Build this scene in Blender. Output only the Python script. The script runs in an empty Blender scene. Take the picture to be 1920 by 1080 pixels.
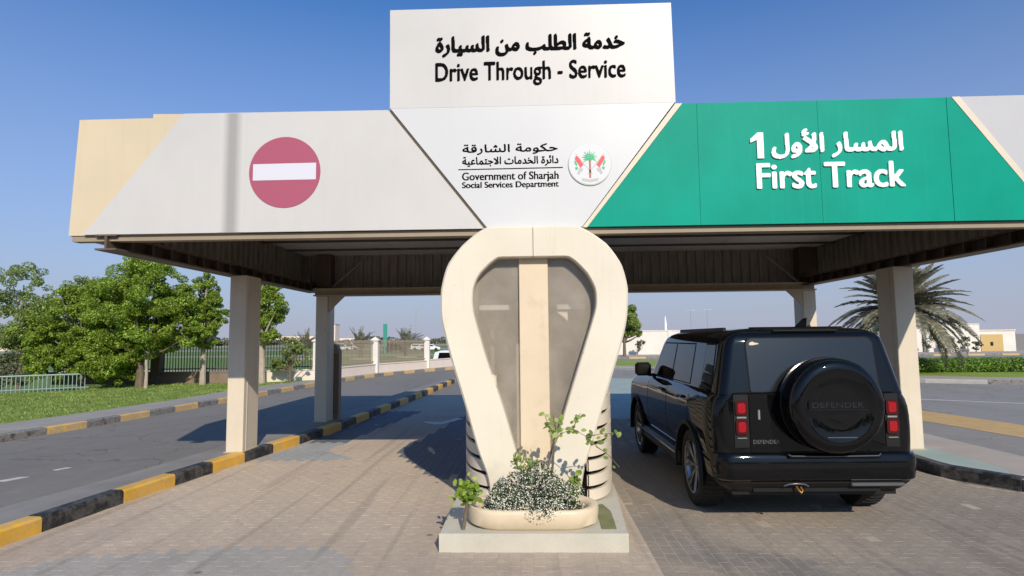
import bpy, math, random
import numpy as np
from math import sin, cos, pi, radians, sqrt, atan2, hypot
from mathutils import Vector, Matrix
random.seed(7); RNG = np.random.default_rng(11)
SC = bpy.context.scene; COL = SC.collection

# ------------------------------------------------------------------ camera, sky, sun
cam_d = bpy.data.cameras.new('camera'); cam = bpy.data.objects.new('camera', cam_d); COL.objects.link(cam)
cam_d.sensor_width = 36; cam_d.lens = 36*1126.4/1920; cam_d.clip_start = .05; cam_d.clip_end = 5000
_y, _p, _r = radians(1.743), radians(4.772), radians(.591)
F = Vector((-sin(_y)*cos(_p), cos(_y)*cos(_p), sin(_p))); R0 = Vector((cos(_y), sin(_y), 0)); U0 = R0.cross(F)
R = R0*cos(_r)-U0*sin(_r); U = U0*cos(_r)+R0*sin(_r)
cam.matrix_world = Matrix(((R.x, U.x, -F.x, 0), (R.y, U.y, -F.y, 0), (R.z, U.z, -F.z, 1.84), (0, 0, 0, 1)))
SC.camera = cam
SUN_DIR = Vector((-.5, 1.57, -1.0)).normalized()
w = bpy.data.worlds.new('World'); SC.world = w; w.use_nodes = True
nt = w.node_tree; bg = nt.nodes['Background']
sky = nt.nodes.new('ShaderNodeTexSky'); sky.sky_type = 'NISHITA'; sky.sun_disc = False
sky.sun_elevation = math.asin(-SUN_DIR.z); sky.sun_rotation = atan2(-SUN_DIR.x, -SUN_DIR.y)
sky.air_density = 1.0; sky.dust_density = 1.0; sky.ozone_density = 2.5; sky.altitude = 0
tint = nt.nodes.new('ShaderNodeMix'); tint.data_type = 'RGBA'; tint.blend_type = 'MULTIPLY'; tint.inputs[0].default_value = 1
tint.inputs[7].default_value = (.47, .82, 1.20, 1)
nt.links.new(sky.outputs[0], tint.inputs[6])
tcw = nt.nodes.new('ShaderNodeTexCoord'); sepw = nt.nodes.new('ShaderNodeSeparateXYZ'); nt.links.new(tcw.outputs['Generated'], sepw.inputs[0])
hz_r = nt.nodes.new('ShaderNodeValToRGB'); nt.links.new(sepw.outputs[2], hz_r.inputs[0])       # pale dust haze near the horizon, the same all round
hz_r.color_ramp.elements.new(.5)
for i_, (p_, v_) in enumerate(((0, .97), (.17, .55), (.50, 0))): hz_r.color_ramp.elements[i_].position = p_; hz_r.color_ramp.elements[i_].color = (v_, v_, v_, 1)
hz = nt.nodes.new('ShaderNodeMix'); hz.data_type = 'RGBA'; nt.links.new(hz_r.outputs[0], hz.inputs[0]); nt.links.new(tint.outputs[2], hz.inputs[6]); hz.inputs[7].default_value = (3.30, 3.45, 4.35, 1)
nt.links.new(hz.outputs[2], bg.inputs[0]); bg.inputs[1].default_value = .13
sl = bpy.data.lights.new('sun', 'SUN'); sl.energy = 4.5; sl.angle = radians(.53); sl.color = (1, .90, .75)
so = bpy.data.objects.new('sun', sl); COL.objects.link(so); so.rotation_euler = SUN_DIR.to_track_quat('-Z', 'Y').to_euler()
SC.view_settings.view_transform = 'Standard'; SC.view_settings.look = 'None'
SC.view_settings.exposure = 0; SC.view_settings.gamma = 1; SC.view_settings.use_curve_mapping = False
SC.render.engine = 'CYCLES'; SC.cycles.max_bounces = 8; SC.cycles.transparent_max_bounces = 12
SC.cycles.caustics_reflective = False; SC.cycles.caustics_refractive = False

# ------------------------------------------------------------------ materials
def col4(c): return (c[0], c[1], c[2], 1)
class Mat:
    def __init__(s, name, rough=.6, metal=0, spec=.5):
        s.m = bpy.data.materials.new(name); s.m.use_nodes = True; s.t = s.m.node_tree; s.b = s.t.nodes['Principled BSDF']
        s.b.inputs['Roughness'].default_value = rough; s.b.inputs['Metallic'].default_value = metal
        s.b.inputs['Specular IOR Level'].default_value = spec
        s.tc = None
    def n(s, typ, **kw):
        x = s.t.nodes.new(typ)
        for k, v in kw.items():
            if k.startswith('i_'): x.inputs[int(k[2:])].default_value = v
            else: setattr(x, k, v)
        return x
    def l(s, a, b): s.t.links.new(a, b)
    def pos(s):
        g = s.n('ShaderNodeNewGeometry'); return g.outputs['Position']
    def scaled(s, sc, rot=0):
        mp = s.n('ShaderNodeMapping'); mp.inputs['Scale'].default_value = sc; mp.inputs['Rotation'].default_value = (0, 0, rot)
        s.l(s.pos(), mp.inputs[0]); return mp.outputs[0]
    def noise(s, scale=5, detail=4, rough=.6, vec=None, dist=0):
        x = s.n('ShaderNodeTexNoise'); x.inputs['Scale'].default_value = scale; x.inputs['Detail'].default_value = detail
        x.inputs['Roughness'].default_value = rough; x.inputs['Distortion'].default_value = dist
        s.l(vec if vec is not None else s.pos(), x.inputs[0]); return x.outputs[0]
    def ramp(s, fac, stops, interp='LINEAR'):
        r = s.n('ShaderNodeValToRGB'); r.color_ramp.interpolation = interp; e = r.color_ramp.elements
        while len(e) < len(stops): e.new(.5)
        for q, (p, c) in zip(e, stops):
            q.position = p; q.color = col4(c) if not isinstance(c, (int, float)) else (c, c, c, 1)
        s.l(fac, r.inputs[0]); return r.outputs[0]
    def mix(s, fac, a, b, mode='MIX'):
        x = s.n('ShaderNodeMix', data_type='RGBA', blend_type=mode)
        for v, k in ((fac, 0), (a, 6), (b, 7)):
            if isinstance(v, (int, float)): x.inputs[k].default_value = v if k == 0 else (v, v, v, 1)
            elif isinstance(v, tuple): x.inputs[k].default_value = col4(v)
            else: s.l(v, x.inputs[k])
        return x.outputs[2]
    def math(s, op, a, b=0):
        x = s.n('ShaderNodeMath', operation=op)
        for v, k in ((a, 0), (b, 1)):
            if isinstance(v, (int, float)): x.inputs[k].default_value = v
            else: s.l(v, x.inputs[k])
        return x.outputs[0]
    def color(s, c):
        if isinstance(c, tuple): s.b.inputs['Base Color'].default_value = col4(c)
        else: s.l(c, s.b.inputs['Base Color'])
        return s
    def rough(s, r): s.l(r, s.b.inputs['Roughness']); return s
    def bump(s, h, strength=.3, dist=.01):
        x = s.n('ShaderNodeBump'); x.inputs['Strength'].default_value = strength; x.inputs['Distance'].default_value = dist
        s.l(h, x.inputs['Height']); s.l(x.outputs[0], s.b.inputs['Normal']); return s
    def rnd(s):
        g = s.n('ShaderNodeNewGeometry'); o = s.n('ShaderNodeObjectInfo')
        return s.math('FRACT', s.math('ADD', g.outputs['Random Per Island'], o.outputs['Random']))

def painted(name, c, rough=.55, var=.10, dirt=(.35, .28, .2), dirt_amt=.25, streak=True, bump=.05, spec=.4):
    m = Mat(name, rough, spec=spec)
    a = m.noise(1.3, 5, .6); v = m.ramp(a, [(.3, tuple(x*(1-var) for x in c)), (.7, tuple(min(1, x*(1+var*.5)) for x in c))])
    st = m.noise(1, 5, .65, m.scaled((9, 9, .8))) if streak else m.noise(6, 5)
    d = m.ramp(st, [(.52, 0), (.78, 1)])
    dd = m.math('MULTIPLY', d, dirt_amt)
    m.color(m.mix(dd, v, dirt)); m.bump(m.math('ADD', m.noise(60, 3), m.math('MULTIPLY', m.noise(1.4, 2), 5)), bump, .003)
    return m.m
def flat(name, c, rough=.5, metal=0, spec=.5):
    m = Mat(name, rough, metal, spec); m.color(c); return m.m
M = {}
M['cream'] = painted('cream_paint', (.64, .56, .44), .5, .07, (.42, .33, .22), .16)
M['cream2'] = painted('cream_frame_paint', (.70, .63, .50), .42, .05, (.45, .35, .22), .12)
m_ = Mat('cream_frame_worn', .45); a_ = m_.ramp(m_.noise(1.3, 5), [(.3, (.65, .585, .465)), (.7, (.71, .645, .52))])
s_ = m_.n('ShaderNodeSeparateXYZ'); m_.l(m_.pos(), s_.inputs[0]); gz = m_.math('ADD', s_.outputs[2], m_.math('MULTIPLY', m_.noise(3.5, 6, .7), .9))
a_ = m_.mix(m_.ramp(gz, [(.55, .65), (1.25, 0)]), a_, (.36, .29, .2)); a_ = m_.mix(m_.math('MULTIPLY', m_.ramp(m_.noise(1, 6, .7, m_.scaled((16, 16, .9))), [(.56, 0), (.8, 1)]), .25), a_, (.42, .33, .22))
a_ = m_.mix(m_.ramp(m_.noise(26, 3, .6), [(.70, 0), (.74, .5)]), a_, (.3, .24, .17)); m_.color(a_); m_.bump(m_.noise(30, 4), .06, .004); M['cream2'] = m_.m
M['tan'] = painted('tan_frame_paint', (.50, .40, .28), .5, .1, (.25, .18, .1), .3)
M['white'] = painted('white_cladding', (.545, .525, .50), .42, .05, (.45, .41, .35), .14)
M['white2'] = painted('bright_white_cladding', (.575, .572, .57), .35, .03, (.5, .48, .42), .10)
M['white3'] = painted('grey_cladding', (.46, .455, .46), .4, .05, (.35, .33, .3), .14)
mm = Mat('soft_grey_band', .42, spec=.4); sp_ = mm.n('ShaderNodeSeparateXYZ'); mm.l(mm.pos(), sp_.inputs[0])
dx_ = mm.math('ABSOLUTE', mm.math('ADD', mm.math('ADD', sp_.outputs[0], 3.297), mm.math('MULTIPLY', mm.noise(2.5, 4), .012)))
mm.color(mm.mix(mm.ramp(dx_, [(.03, 1), (.115, 0)]), (.545, .525, .50), (.33, .32, .305))); M['stripe'] = mm.m  # grey down the middle, fading to the cladding white at both edges
M['beige_clad'] = painted('beige_cladding', (.60, .50, .345), .5, .05, (.4, .32, .2), .2)
mm = Mat('green_cladding', .5, spec=.1)
base = mm.ramp(mm.noise(.9, 4), [(.3, (.0, .255, .175)), (.7, (.0, .315, .22))])
chalk = mm.ramp(mm.noise(1, 6, .7, mm.scaled((22, 22, .7))), [(.5, 0), (.8, 1)])
fad = mm.ramp(mm.noise(.5, 3), [(.4, .04), (.65, .35)])
b2 = mm.mix(mm.math('MULTIPLY', chalk, fad), base, (.03, .33, .245)); mm.color(b2); M['green'] = mm.m
M['black_letter'] = flat('black_letter', (.006, .006, .007), .9, 0, .0)
M['white_letter'] = flat('white_letter', (.85, .85, .84), .4)
M['sign_red'] = flat('no_entry_red', (.37, .085, .13), .35)
M['sign_white'] = flat('no_entry_white', (.62, .61, .66), .35)
M['emb_green'] = flat('emblem_green', (.02, .4, .17)); M['emb_red'] = flat('emblem_red', (.65, .06, .06)); M['emb_brown'] = flat('emblem_brown', (.33, .09, .05))
M['emb_gray'] = flat('emblem_gray', (.42, .42, .44)); M['emb_white'] = flat('emblem_white', (.60, .60, .60))
mm = Mat('corrugated_sheet', .55); mm.color(mm.ramp(mm.noise(3, 5, .6, mm.scaled((3, 3, .6))), [(.3, (.24, .205, .17)), (.7, (.38, .335, .285))])); M['corr'] = mm.m
M['ceil'] = painted('ceiling_sheet', (.62, .59, .55), .6, .1, (.15, .12, .1), .3, False)
M['tan_dk'] = painted('dark_tan_edge', (.30, .24, .165), .6, .1, (.2, .15, .1), .3)
M['brown_steel'] = painted('brown_steel', (.12, .085, .062), .5, .15, (.05, .03, .02), .4)
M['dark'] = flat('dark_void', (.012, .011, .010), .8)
# glass of the booth: dusty
mm = Mat('dusty_glass', .08, spec=.8); mm.color(mm.ramp(mm.noise(2.2, 5, .6, mm.scaled((1, 1, .6))), [(.3, (.40, .345, .28)), (.7, (.56, .49, .40))]))
mm.b.inputs['Alpha'].default_value = .72
al = mm.ramp(mm.noise(1.7, 5), [(.3, .22), (.75, .52)]); mm.l(al, mm.b.inputs['Alpha']); M['booth_glass'] = mm.m
# ground materials
def asphalt(name, lo, hi, dusty, seed=0):
    m = Mat(name, .85)
    big = m.noise(.35, 4, .6, m.scaled((1, .25, 1), .05)); fine = m.noise(140, 2, .7); med = m.noise(3, 5)
    c = m.ramp(big, [(.3, lo), (.7, hi)]); c = m.mix(m.ramp(fine, [(.35, .35), (.7, 1)]), m.mix(.5, c, (.03, .03, .03)), c)
    c = m.mix(m.ramp(med, [(.5, 0), (.85, .5)]), c, dusty)
    v = m.n('ShaderNodeTexVoronoi', feature='DISTANCE_TO_EDGE'); v.inputs['Scale'].default_value = .35
    mp = m.n('ShaderNodeVectorMath', operation='ADD'); wn = m.n('ShaderNodeTexNoise'); wn.inputs['Scale'].default_value = 1.5; wn.inputs['Detail'].default_value = 6
    m.l(m.pos(), wn.inputs[0]); m.l(m.pos(), mp.inputs[0]); m.l(wn.outputs[1], mp.inputs[1]); m.l(mp.outputs[0], v.inputs[0])
    cr = m.ramp(v.outputs[0], [(.0, 1), (.006, 0)]); c = m.mix(m.math('MULTIPLY', cr, .6), c, (.02, .018, .016))
    m.color(c); m.bump(fine, .25, .004); return m.m
M['asphalt'] = asphalt('asphalt', (.195, .180, .162), (.245, .228, .205), (.28, .26, .23))
M['asphalt_r'] = asphalt('asphalt_right', (.25, .233, .21), (.31, .29, .265), (.35, .33, .30))
def concrete(name, lo, hi, sc=1.0, bump=.2):
    m = Mat(name, .85); c = m.ramp(m.noise(1.2*sc, 6, .65), [(.3, lo), (.7, hi)])
    c = m.mix(m.ramp(m.noise(90, 2), [(.4, 0), (.8, .35)]), c, tuple(x*.6 for x in lo)); m.color(c); m.bump(m.noise(70, 3), bump, .004); return m.m
M['pave'] = concrete('pavement_concrete', (.275, .255, .23), (.36, .335, .305))
M['pave_warm'] = concrete('pavement_warm', (.34, .29, .25), (.42, .37, .32))
M['pave_grey'] = concrete('pavement_grey', (.19, .18, .17), (.27, .258, .24))
M['teal_paint'] = concrete('teal_paint', (.27, .34, .31), (.36, .42, .385))
M['slab'] = concrete('slab_concrete', (.46, .43, .35), (.55, .52, .43), 2, .1)
M['trough'] = painted('trough_paint', (.66, .54, .38), .5, .08, (.35, .25, .15), .3, False)
M['soil'] = concrete('soil', (.05, .035, .02), (.09, .065, .04), 4, .6)
M['sand'] = concrete('sand', (.30, .25, .19), (.38, .33, .26), .05)
def paver_mat(name, c, var=.12, dust=(.40, .33, .27), amt=.5, sandy=.8):
    m = Mat(name, .85)
    r = m.ramp(m.rnd(), [(0, tuple(x*(1-var) for x in c)), (1, tuple(x*(1+var) for x in c))])
    st = m.noise(.55, 5, .62, None, .8); c2 = m.mix(m.ramp(st, [(.42, 0), (.62, amt)]), r, dust)
    dk = m.noise(.42, 4, .55, m.scaled((1.5, .6, 1), .45), 1.2); c2 = m.mix(m.ramp(dk, [(.50, 0), (.66, .55)]), c2, tuple(x*.66 for x in c))
    sp_ = m.n('ShaderNodeSeparateXYZ'); m.l(m.pos(), sp_.inputs[0]); yy_ = m.math('ADD', sp_.outputs[1], m.math('MULTIPLY', m.math('SUBTRACT', m.noise(.5, 5, .6, None, .6), .5), 3.2))
    band = m.ramp(m.math('DIVIDE', yy_, 14), [(.36, 0), (.50, .75), (.72, .85), (.84, .2)]); c2 = m.mix(m.math('MULTIPLY', band, sandy), c2, dust)          # wind-blown sand lies here
    fr = m.noise(1, 6, .75, m.scaled((14, 60, 14), .7)); c2 = m.mix(m.ramp(fr, [(.35, .30), (.6, 0)]), c2, tuple(x*.45 for x in c))
    tm = m.noise(1, 3, .5, m.scaled((5.5, .16, 1), -.06), .25); c2 = m.mix(m.ramp(tm, [(.56, 0), (.66, .34)]), c2, tuple(x*.45 for x in c))      # tyre rubber along the lanes
    vo = m.n('ShaderNodeTexVoronoi'); vo.inputs['Scale'].default_value = 1.6; m.l(m.pos(), vo.inputs[0]); c2 = m.mix(m.ramp(m.math('ADD', vo.outputs[0], m.math('MULTIPLY', m.noise(9, 3), .07)), [(.065, .7), (.10, 0)]), c2, (.06, .05, .045))      # oil drips
    f = m.noise(75, 3, .7); c2 = m.mix(m.ramp(f, [(.4, 0), (.75, .5)]), c2, tuple(x*.55 for x in c))
    v = m.n('ShaderNodeTexVoronoi', feature='DISTANCE_TO_EDGE'); v.inputs['Scale'].default_value = .33
    mp = m.n('ShaderNodeVectorMath', operation='ADD'); wn = m.n('ShaderNodeTexNoise'); wn.inputs['Scale'].default_value = 1.1; wn.inputs['Detail'].default_value = 7
    m.l(m.pos(), wn.inputs[0]); m.l(m.pos(), mp.inputs[0]); m.l(wn.outputs[1], mp.inputs[1]); m.l(mp.outputs[0], v.inputs[0])
    cr = m.ramp(v.outputs[0], [(.0, 1), (.005, 0)]); c2 = m.mix(m.math('MULTIPLY', cr, .14), c2, (.04, .03, .025))
    m.color(c2); m.bump(m.noise(60, 4), .35, .006); return m.m
M['pv_tan'] = paver_mat('paver_tan', (.45, .36, .28), .05, (.68, .55, .41))
M['pv_grey'] = paver_mat('paver_grey', (.38, .39, .395), .05, (.45, .45, .44), .4, .3); M['pv_grey_shade'] = paver_mat('paver_grey_shaded', (.145, .155, .18), .10, (.2, .2, .21), .3, .1)  # second paver here: the grey one with canopy shade put into its colour
M['pv_light'] = paver_mat('paver_light', (.40, .365, .325), .04, (.47, .43, .38), .5)
M['pv_right'] = paver_mat('paver_right', (.22, .195, .17), .05, (.44, .355, .265), .8)
M['joint'] = concrete('joint_sand', (.40, .33, .26), (.48, .40, .315), 3)
def kerbmat(name, c, wear):
    m = Mat(name, .6); n = m.noise(6, 6, .7); f = m.ramp(n, [(.5-wear*.3, 0), (.62-wear*.25, 1)])
    g = m.ramp(m.noise(20, 4), [(.3, (.22, .2, .18)), (.7, (.42, .39, .34))])
    c1 = m.ramp(m.noise(2.5, 4), [(.3, tuple(x*.85 for x in c)), (.7, tuple(x*1.1 for x in c))])
    m.color(m.mix(m.math('MULTIPLY', f, wear), c1, g)); m.bump(m.noise(40, 4), .25, .004); return m.m
M['k_yel'] = kerbmat('kerb_yellow', (.72, .40, .045), .26); M['k_blk'] = kerbmat('kerb_black', (.014, .014, .016), .2)
M['k_yel_w'] = kerbmat('kerb_yellow_worn', (.70, .42, .09), .5); M['k_blk_w'] = kerbmat('kerb_black_worn', (.035, .035, .038), .6)
M['k_conc'] = concrete('kerb_concrete', (.36, .34, .31), (.46, .44, .41), 3)
M['roadline'] = kerbmat('road_yellow_paint', (.60, .36, .08), .35); M['roadwhite'] = kerbmat('road_white_paint', (.62, .62, .6), .35)
def grassmat(name, a, b, c):
    m = Mat(name, .9); x = m.ramp(m.noise(.5, 5, .65), [(.3, a), (.7, b)]); x = m.mix(m.ramp(m.noise(45, 3, .7), [(.4, 0), (.7, .7)]), x, c)
    m.color(x); m.bump(m.noise(120, 2), .6, .03); return m.m
M['grass'] = grassmat('lawn_grass', (.20, .29, .03), (.29, .37, .06), (.15, .23, .025))
M['field'] = grassmat('field_grass', (.10, .18, .03), (.15, .23, .05), (.11, .17, .04))
def leafmat(name, lo, mid, hi, trans=.25):
    m = Mat(name, .45, spec=.35); c = m.ramp(m.rnd(), [(0, lo), (.5, mid), (.85, hi), (1, tuple(x*1.3 for x in hi))]); c = m.mix(m.ramp(m.noise(1.6, 4, .6), [(.38, .7), (.55, 0)]), c, tuple(x*.45 for x in mid)); m.color(c)
    tr = m.n('ShaderNodeBsdfTranslucent'); m.l(c, tr.inputs[0]); mx = m.n('ShaderNodeMixShader'); mx.inputs[0].default_value = trans
    out = m.t.nodes['Material Output']; m.l(m.b.outputs[0], mx.inputs[1]); m.l(tr.outputs[0], mx.inputs[2]); m.l(mx.outputs[0], out.inputs[0]); return m.m
M['leaf'] = leafmat('broad_leaf', (.09, .17, .01), (.28, .42, .04), (.52, .64, .13), .5)
M['leaf2'] = leafmat('light_leaf', (.14, .22, .04), (.28, .38, .09), (.42, .50, .17), .45)
M['leaf_dk'] = leafmat('dark_leaf', (.02, .045, .01), (.045, .085, .015), (.08, .13, .03))
M['leaf_pale'] = leafmat('pale_leaf', (.07, .09, .04), (.13, .15, .07), (.2, .21, .12))
M['leaf_red'] = leafmat('reddish_leaf', (.10, .10, .02), (.16, .19, .03), (.28, .16, .05))
M['palm_leaf'] = leafmat('palm_leaf', (.14, .14, .085), (.24, .23, .15), (.38, .35, .25))
M['moss'] = concrete('moss', (.13, .15, .05), (.24, .24, .12), 4)
M['hedge'] = leafmat('hedge_leaf', (.09, .17, .015), (.17, .30, .03), (.26, .42, .06), .3)
M['flower'] = flat('white_petal', (.72, .70, .58), .7, 0, .2); M['bark'] = concrete('bark', (.10, .075, .05), (.2, .155, .11), 6, .8)
M['bark_pale'] = concrete('bark_pale', (.32, .26, .2), (.48, .40, .33), 5, .5)
M['wall_white'] = painted('white_render', (.70, .66, .60), .8, .06, (.4, .33, .25), .25); M['wall_pink'] = painted('pinkish_render', (.70, .60, .52), .8, .06, (.4, .3, .22), .25)
M['wall_shade'] = painted('brown_shade_render', (.22, .16, .12), .8, .15, (.1, .07, .05), .4)  # fence render with the shade under the trees put into its brown
M['fence_dark'] = flat('dark_fence_steel', (.045, .04, .035), .5); M['fence_teal'] = flat('teal_fence_steel', (.23, .31, .285), .5); M['fence_tan'] = flat('tan_fence_steel', (.33, .27, .2), .5)
M['gate'] = flat('tan_gate', (.52, .36, .14), .5); M['pole'] = flat('galvanised_pole', (.4, .4, .42), .4, .3); M['pylon'] = flat('pylon_green', (.03, .25, .19), .5)
# car
mm = Mat('black_paint', .25, 0, .0); mm.color((.003, .003, .0035)); mm.b.inputs['Coat Weight'].default_value = .9; mm.b.inputs['Coat IOR'].default_value = 1.42; mm.b.inputs['Coat Roughness'].default_value = .025; M['paint'] = mm.m
M['cglass'] = flat('tinted_glass', (.004, .005, .006), .03, 0, .22); M['rearglass'] = flat('rear_glass', (.006, .0065, .008), .14, 0, .55)
M['badge'] = flat('dark_badge', (.05, .05, .055), .3, .8)
M['trim'] = flat('black_plastic', (.007, .007, .007), .5, 0, .3); M['rubber'] = flat('tyre_rubber', (.008, .008, .008), .75); M['alloy'] = flat('alloy', (.30, .29, .28), .32, .9)
M['chrome'] = flat('bright_metal', (.75, .75, .75), .15, 1); M['gap'] = flat('panel_gap', (.001, .001, .001), .9); M['satin'] = flat('satin_grey_text', (.16, .165, .18), .35, .6)
def emis(name, c, e, s, rough=.15):
    m = Mat(name, rough); m.color(c); m.b.inputs['Emission Color'].default_value = col4(e); m.b.inputs['Emission Strength'].default_value = s; return m.m
M['red_lens'] = emis('red_lens', (.05, .001, .002), (1, .01, .02), .0); M['red_core'] = emis('red_lens_core', (.30, .003, .008), (1, .02, .03), .02); M['lit_lens'] = emis('lit_lens', (.8, .5, .5), (1, .5, .5), .8)
M['brass'] = flat('brass_hook', (.25, .12, .03), .4, .8); M['carwhite'] = flat('white_car_paint', (.72, .72, .72), .25)

# ------------------------------------------------------------------ mesh helpers
class MB:
    def __init__(s): s.v = []; s.f = []; s.mi = []
    def add(s, vs, fs, mi=0):
        o = len(s.v); s.v += [tuple(p) for p in vs]; s.f += [tuple(i+o for i in f) for f in fs]; s.mi += [mi]*len(fs); return s
    def box(s, a, b, mi=0, bev=0):
        x0, y0, z0 = a; x1, y1, z1 = b
        if not bev:
            return s.add([(x0,y0,z0),(x1,y0,z0),(x1,y1,z0),(x0,y1,z0),(x0,y0,z1),(x1,y0,z1),(x1,y1,z1),(x0,y1,z1)],
                  [(0,3,2,1),(4,5,6,7),(0,1,5,4),(1,2,6,5),(2,3,7,6),(3,0,4,7)], mi)
        e = bev; vs = []
        for X, sx in ((x0, 1), (x1, -1)):
            for Y, sy in ((y0, 1), (y1, -1)):
                for Z, sz in ((z0, 1), (z1, -1)):
                    vs += [(X, Y+sy*e, Z+sz*e), (X+sx*e, Y, Z+sz*e), (X+sx*e, Y+sy*e, Z)]
        def i(a, b, c, k): return ((a*2+b)*2+c)*3+k
        fs = [(i(0,0,0,0),i(0,0,1,0),i(0,1,1,0),i(0,1,0,0)), (i(1,0,0,0),i(1,1,0,0),i(1,1,1,0),i(1,0,1,0)),
              (i(0,0,0,1),i(1,0,0,1),i(1,0,1,1),i(0,0,1,1)), (i(0,1,0,1),i(0,1,1,1),i(1,1,1,1),i(1,1,0,1)),
              (i(0,0,0,2),i(0,1,0,2),i(1,1,0,2),i(1,0,0,2)), (i(0,0,1,2),i(1,0,1,2),i(1,1,1,2),i(0,1,1,2))]
        for a in (0, 1):
            for b in (0, 1):
                for c in (0, 1): fs.append((i(a,b,c,0),i(a,b,c,1),i(a,b,c,2)))
        for p in (0, 1):
            for q in (0, 1):
                fs.append((i(p,q,0,0),i(p,q,0,1),i(p,q,1,1),i(p,q,1,0)))
                fs.append((i(p,0,q,0),i(p,0,q,2),i(p,1,q,2),i(p,1,q,0)))
                fs.append((i(0,p,q,1),i(0,p,q,2),i(1,p,q,2),i(1,p,q,1)))
        return s.add(vs, fs, mi)
    def prism(s, pts, z0, z1, mi=0):           # plan polygon, vertical
        n = len(pts); return s.add([(x,y,z0) for x,y in pts]+[(x,y,z1) for x,y in pts],
            [tuple(range(n))[::-1], tuple(range(n,2*n))]+[(i,(i+1)%n,n+(i+1)%n,n+i) for i in range(n)], mi)
    def prismY(s, pts, y0, y1, mi=0):          # (x,z) polygon, extruded along y
        n = len(pts); return s.add([(x,y0,z) for x,z in pts]+[(x,y1,z) for x,z in pts],
            [tuple(range(n)), tuple(range(n,2*n))[::-1]]+[(i,n+i,n+(i+1)%n,(i+1)%n) for i in range(n)], mi)
    def tube(s, pts, rs, n=8, mi=0, cap=True):
        pts = [Vector(p) for p in pts]; rs = rs if isinstance(rs, (list, tuple)) else [rs]*len(pts); vs = []; fs = []
        for i, p in enumerate(pts):
            d = (pts[min(i+1, len(pts)-1)]-pts[max(i-1, 0)]).normalized()
            a = d.orthogonal().normalized() if i == 0 else (a-d*a.dot(d)).normalized()
            b = d.cross(a)
            vs += [p+(a*cos(2*pi*k/n)+b*sin(2*pi*k/n))*rs[i] for k in range(n)]
        for i in range(len(pts)-1):
            for k in range(n): fs.append((i*n+k, i*n+(k+1)%n, (i+1)*n+(k+1)%n, (i+1)*n+k))
        if cap: fs += [tuple(range(n))[::-1], tuple(range((len(pts)-1)*n, len(pts)*n))]
        return s.add(vs, fs, mi)
    def lathe(s, prof, c=(0,0,0), axis='z', n=32, mi=0, cap=True):
        vs = []; fs = []
        for r, h in prof:
            for k in range(n):
                a = 2*pi*k/n; p = (r*cos(a), r*sin(a), h)
                if axis == 'y': p = (p[0], p[2], p[1])
                if axis == 'x': p = (p[2], p[0], p[1])
                vs.append((p[0]+c[0], p[1]+c[1], p[2]+c[2]))
        for i in range(len(prof)-1):
            for k in range(n): fs.append((i*n+k, i*n+(k+1)%n, (i+1)*n+(k+1)%n, (i+1)*n+k))
        if cap: fs += [tuple(range(n)), tuple(range((len(prof)-1)*n, len(prof)*n))]
        return s.add(vs, fs, mi)
    def mesh(s, name, mats, smooth=False, angle=None):
        me = bpy.data.meshes.new(name); me.from_pydata([tuple(v) for v in s.v], [], s.f)
        for m in (mats if isinstance(mats, (list, tuple)) else [mats]): me.materials.append(M[m] if isinstance(m, str) else m)
        if any(s.mi): me.polygons.foreach_set('material_index', s.mi)
        if smooth:
            me.polygons.foreach_set('use_smooth', [True]*len(s.f))
            me.set_sharp_from_angle(angle=radians(angle or 35))
        import bmesh
        bm = bmesh.new(); bm.from_mesh(me); bmesh.ops.recalc_face_normals(bm, faces=bm.faces); bm.to_mesh(me); bm.free()
        me.update(); return me
    def obj(s, name, mats, parent=None, smooth=False, angle=None, **tags):
        return link(name, s.mesh(name, mats, smooth, angle), parent, **tags)
def tag(o, label=None, cat=None, group=None, kind=None):
    if label: o['label'] = label
    if cat: o['category'] = cat
    if group: o['group'] = group
    if kind: o['kind'] = kind
    return o
def link(name, me, parent=None, loc=None, **tags):
    o = bpy.data.objects.new(name, me); COL.objects.link(o)
    if parent: o.parent = parent
    if loc: o.location = loc
    return tag(o, **tags)
def thing(name, label, cat, loc=(0,0,0), rz=0, group=None):
    o = bpy.data.objects.new(name, None); COL.objects.link(o); o.location = loc; o.rotation_euler.z = rz; o.empty_display_size = .1
    return tag(o, label, cat, group)
def kids(o): return [c for c in bpy.data.objects if c.parent == o]
def dup(o, loc, rz=None, label=None, group=None, scale=None):
    def cp(x, par):
        c = x.copy(); COL.objects.link(c)
        if par: c.parent = par
        for k in kids(x):
            if k is not c: cp(k, c)
        return c
    r = cp(o, None); r.location = loc
    if rz is not None: r.rotation_euler.z = rz
    if label: r['label'] = label
    if group: r['group'] = group
    if scale: r.scale = (scale,)*3
    return r
def bulk(name, V, Fq, mats, parent=None, mi=None, smooth=False, **tags):   # V (n,3), Fq (m,4) arrays
    me = bpy.data.meshes.new(name); V = np.asarray(V, np.float32); Fq = np.asarray(Fq, np.int32); k = Fq.shape[1]
    me.vertices.add(len(V)); me.vertices.foreach_set('co', V.ravel()); me.loops.add(Fq.size); me.loops.foreach_set('vertex_index', Fq.ravel())
    me.polygons.add(len(Fq)); me.polygons.foreach_set('loop_start', np.arange(len(Fq), dtype=np.int32)*k)
    me.polygons.foreach_set('loop_total', np.full(len(Fq), k, np.int32))
    for m in (mats if isinstance(mats, (list, tuple)) else [mats]): me.materials.append(M[m])
    if mi is not None: me.polygons.foreach_set('material_index', np.asarray(mi, np.int32))
    me.polygons.foreach_set('use_smooth', np.zeros(len(Fq), bool)); me.update(calc_edges=True); me.validate()
    return link(name, me, parent, **tags)

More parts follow.
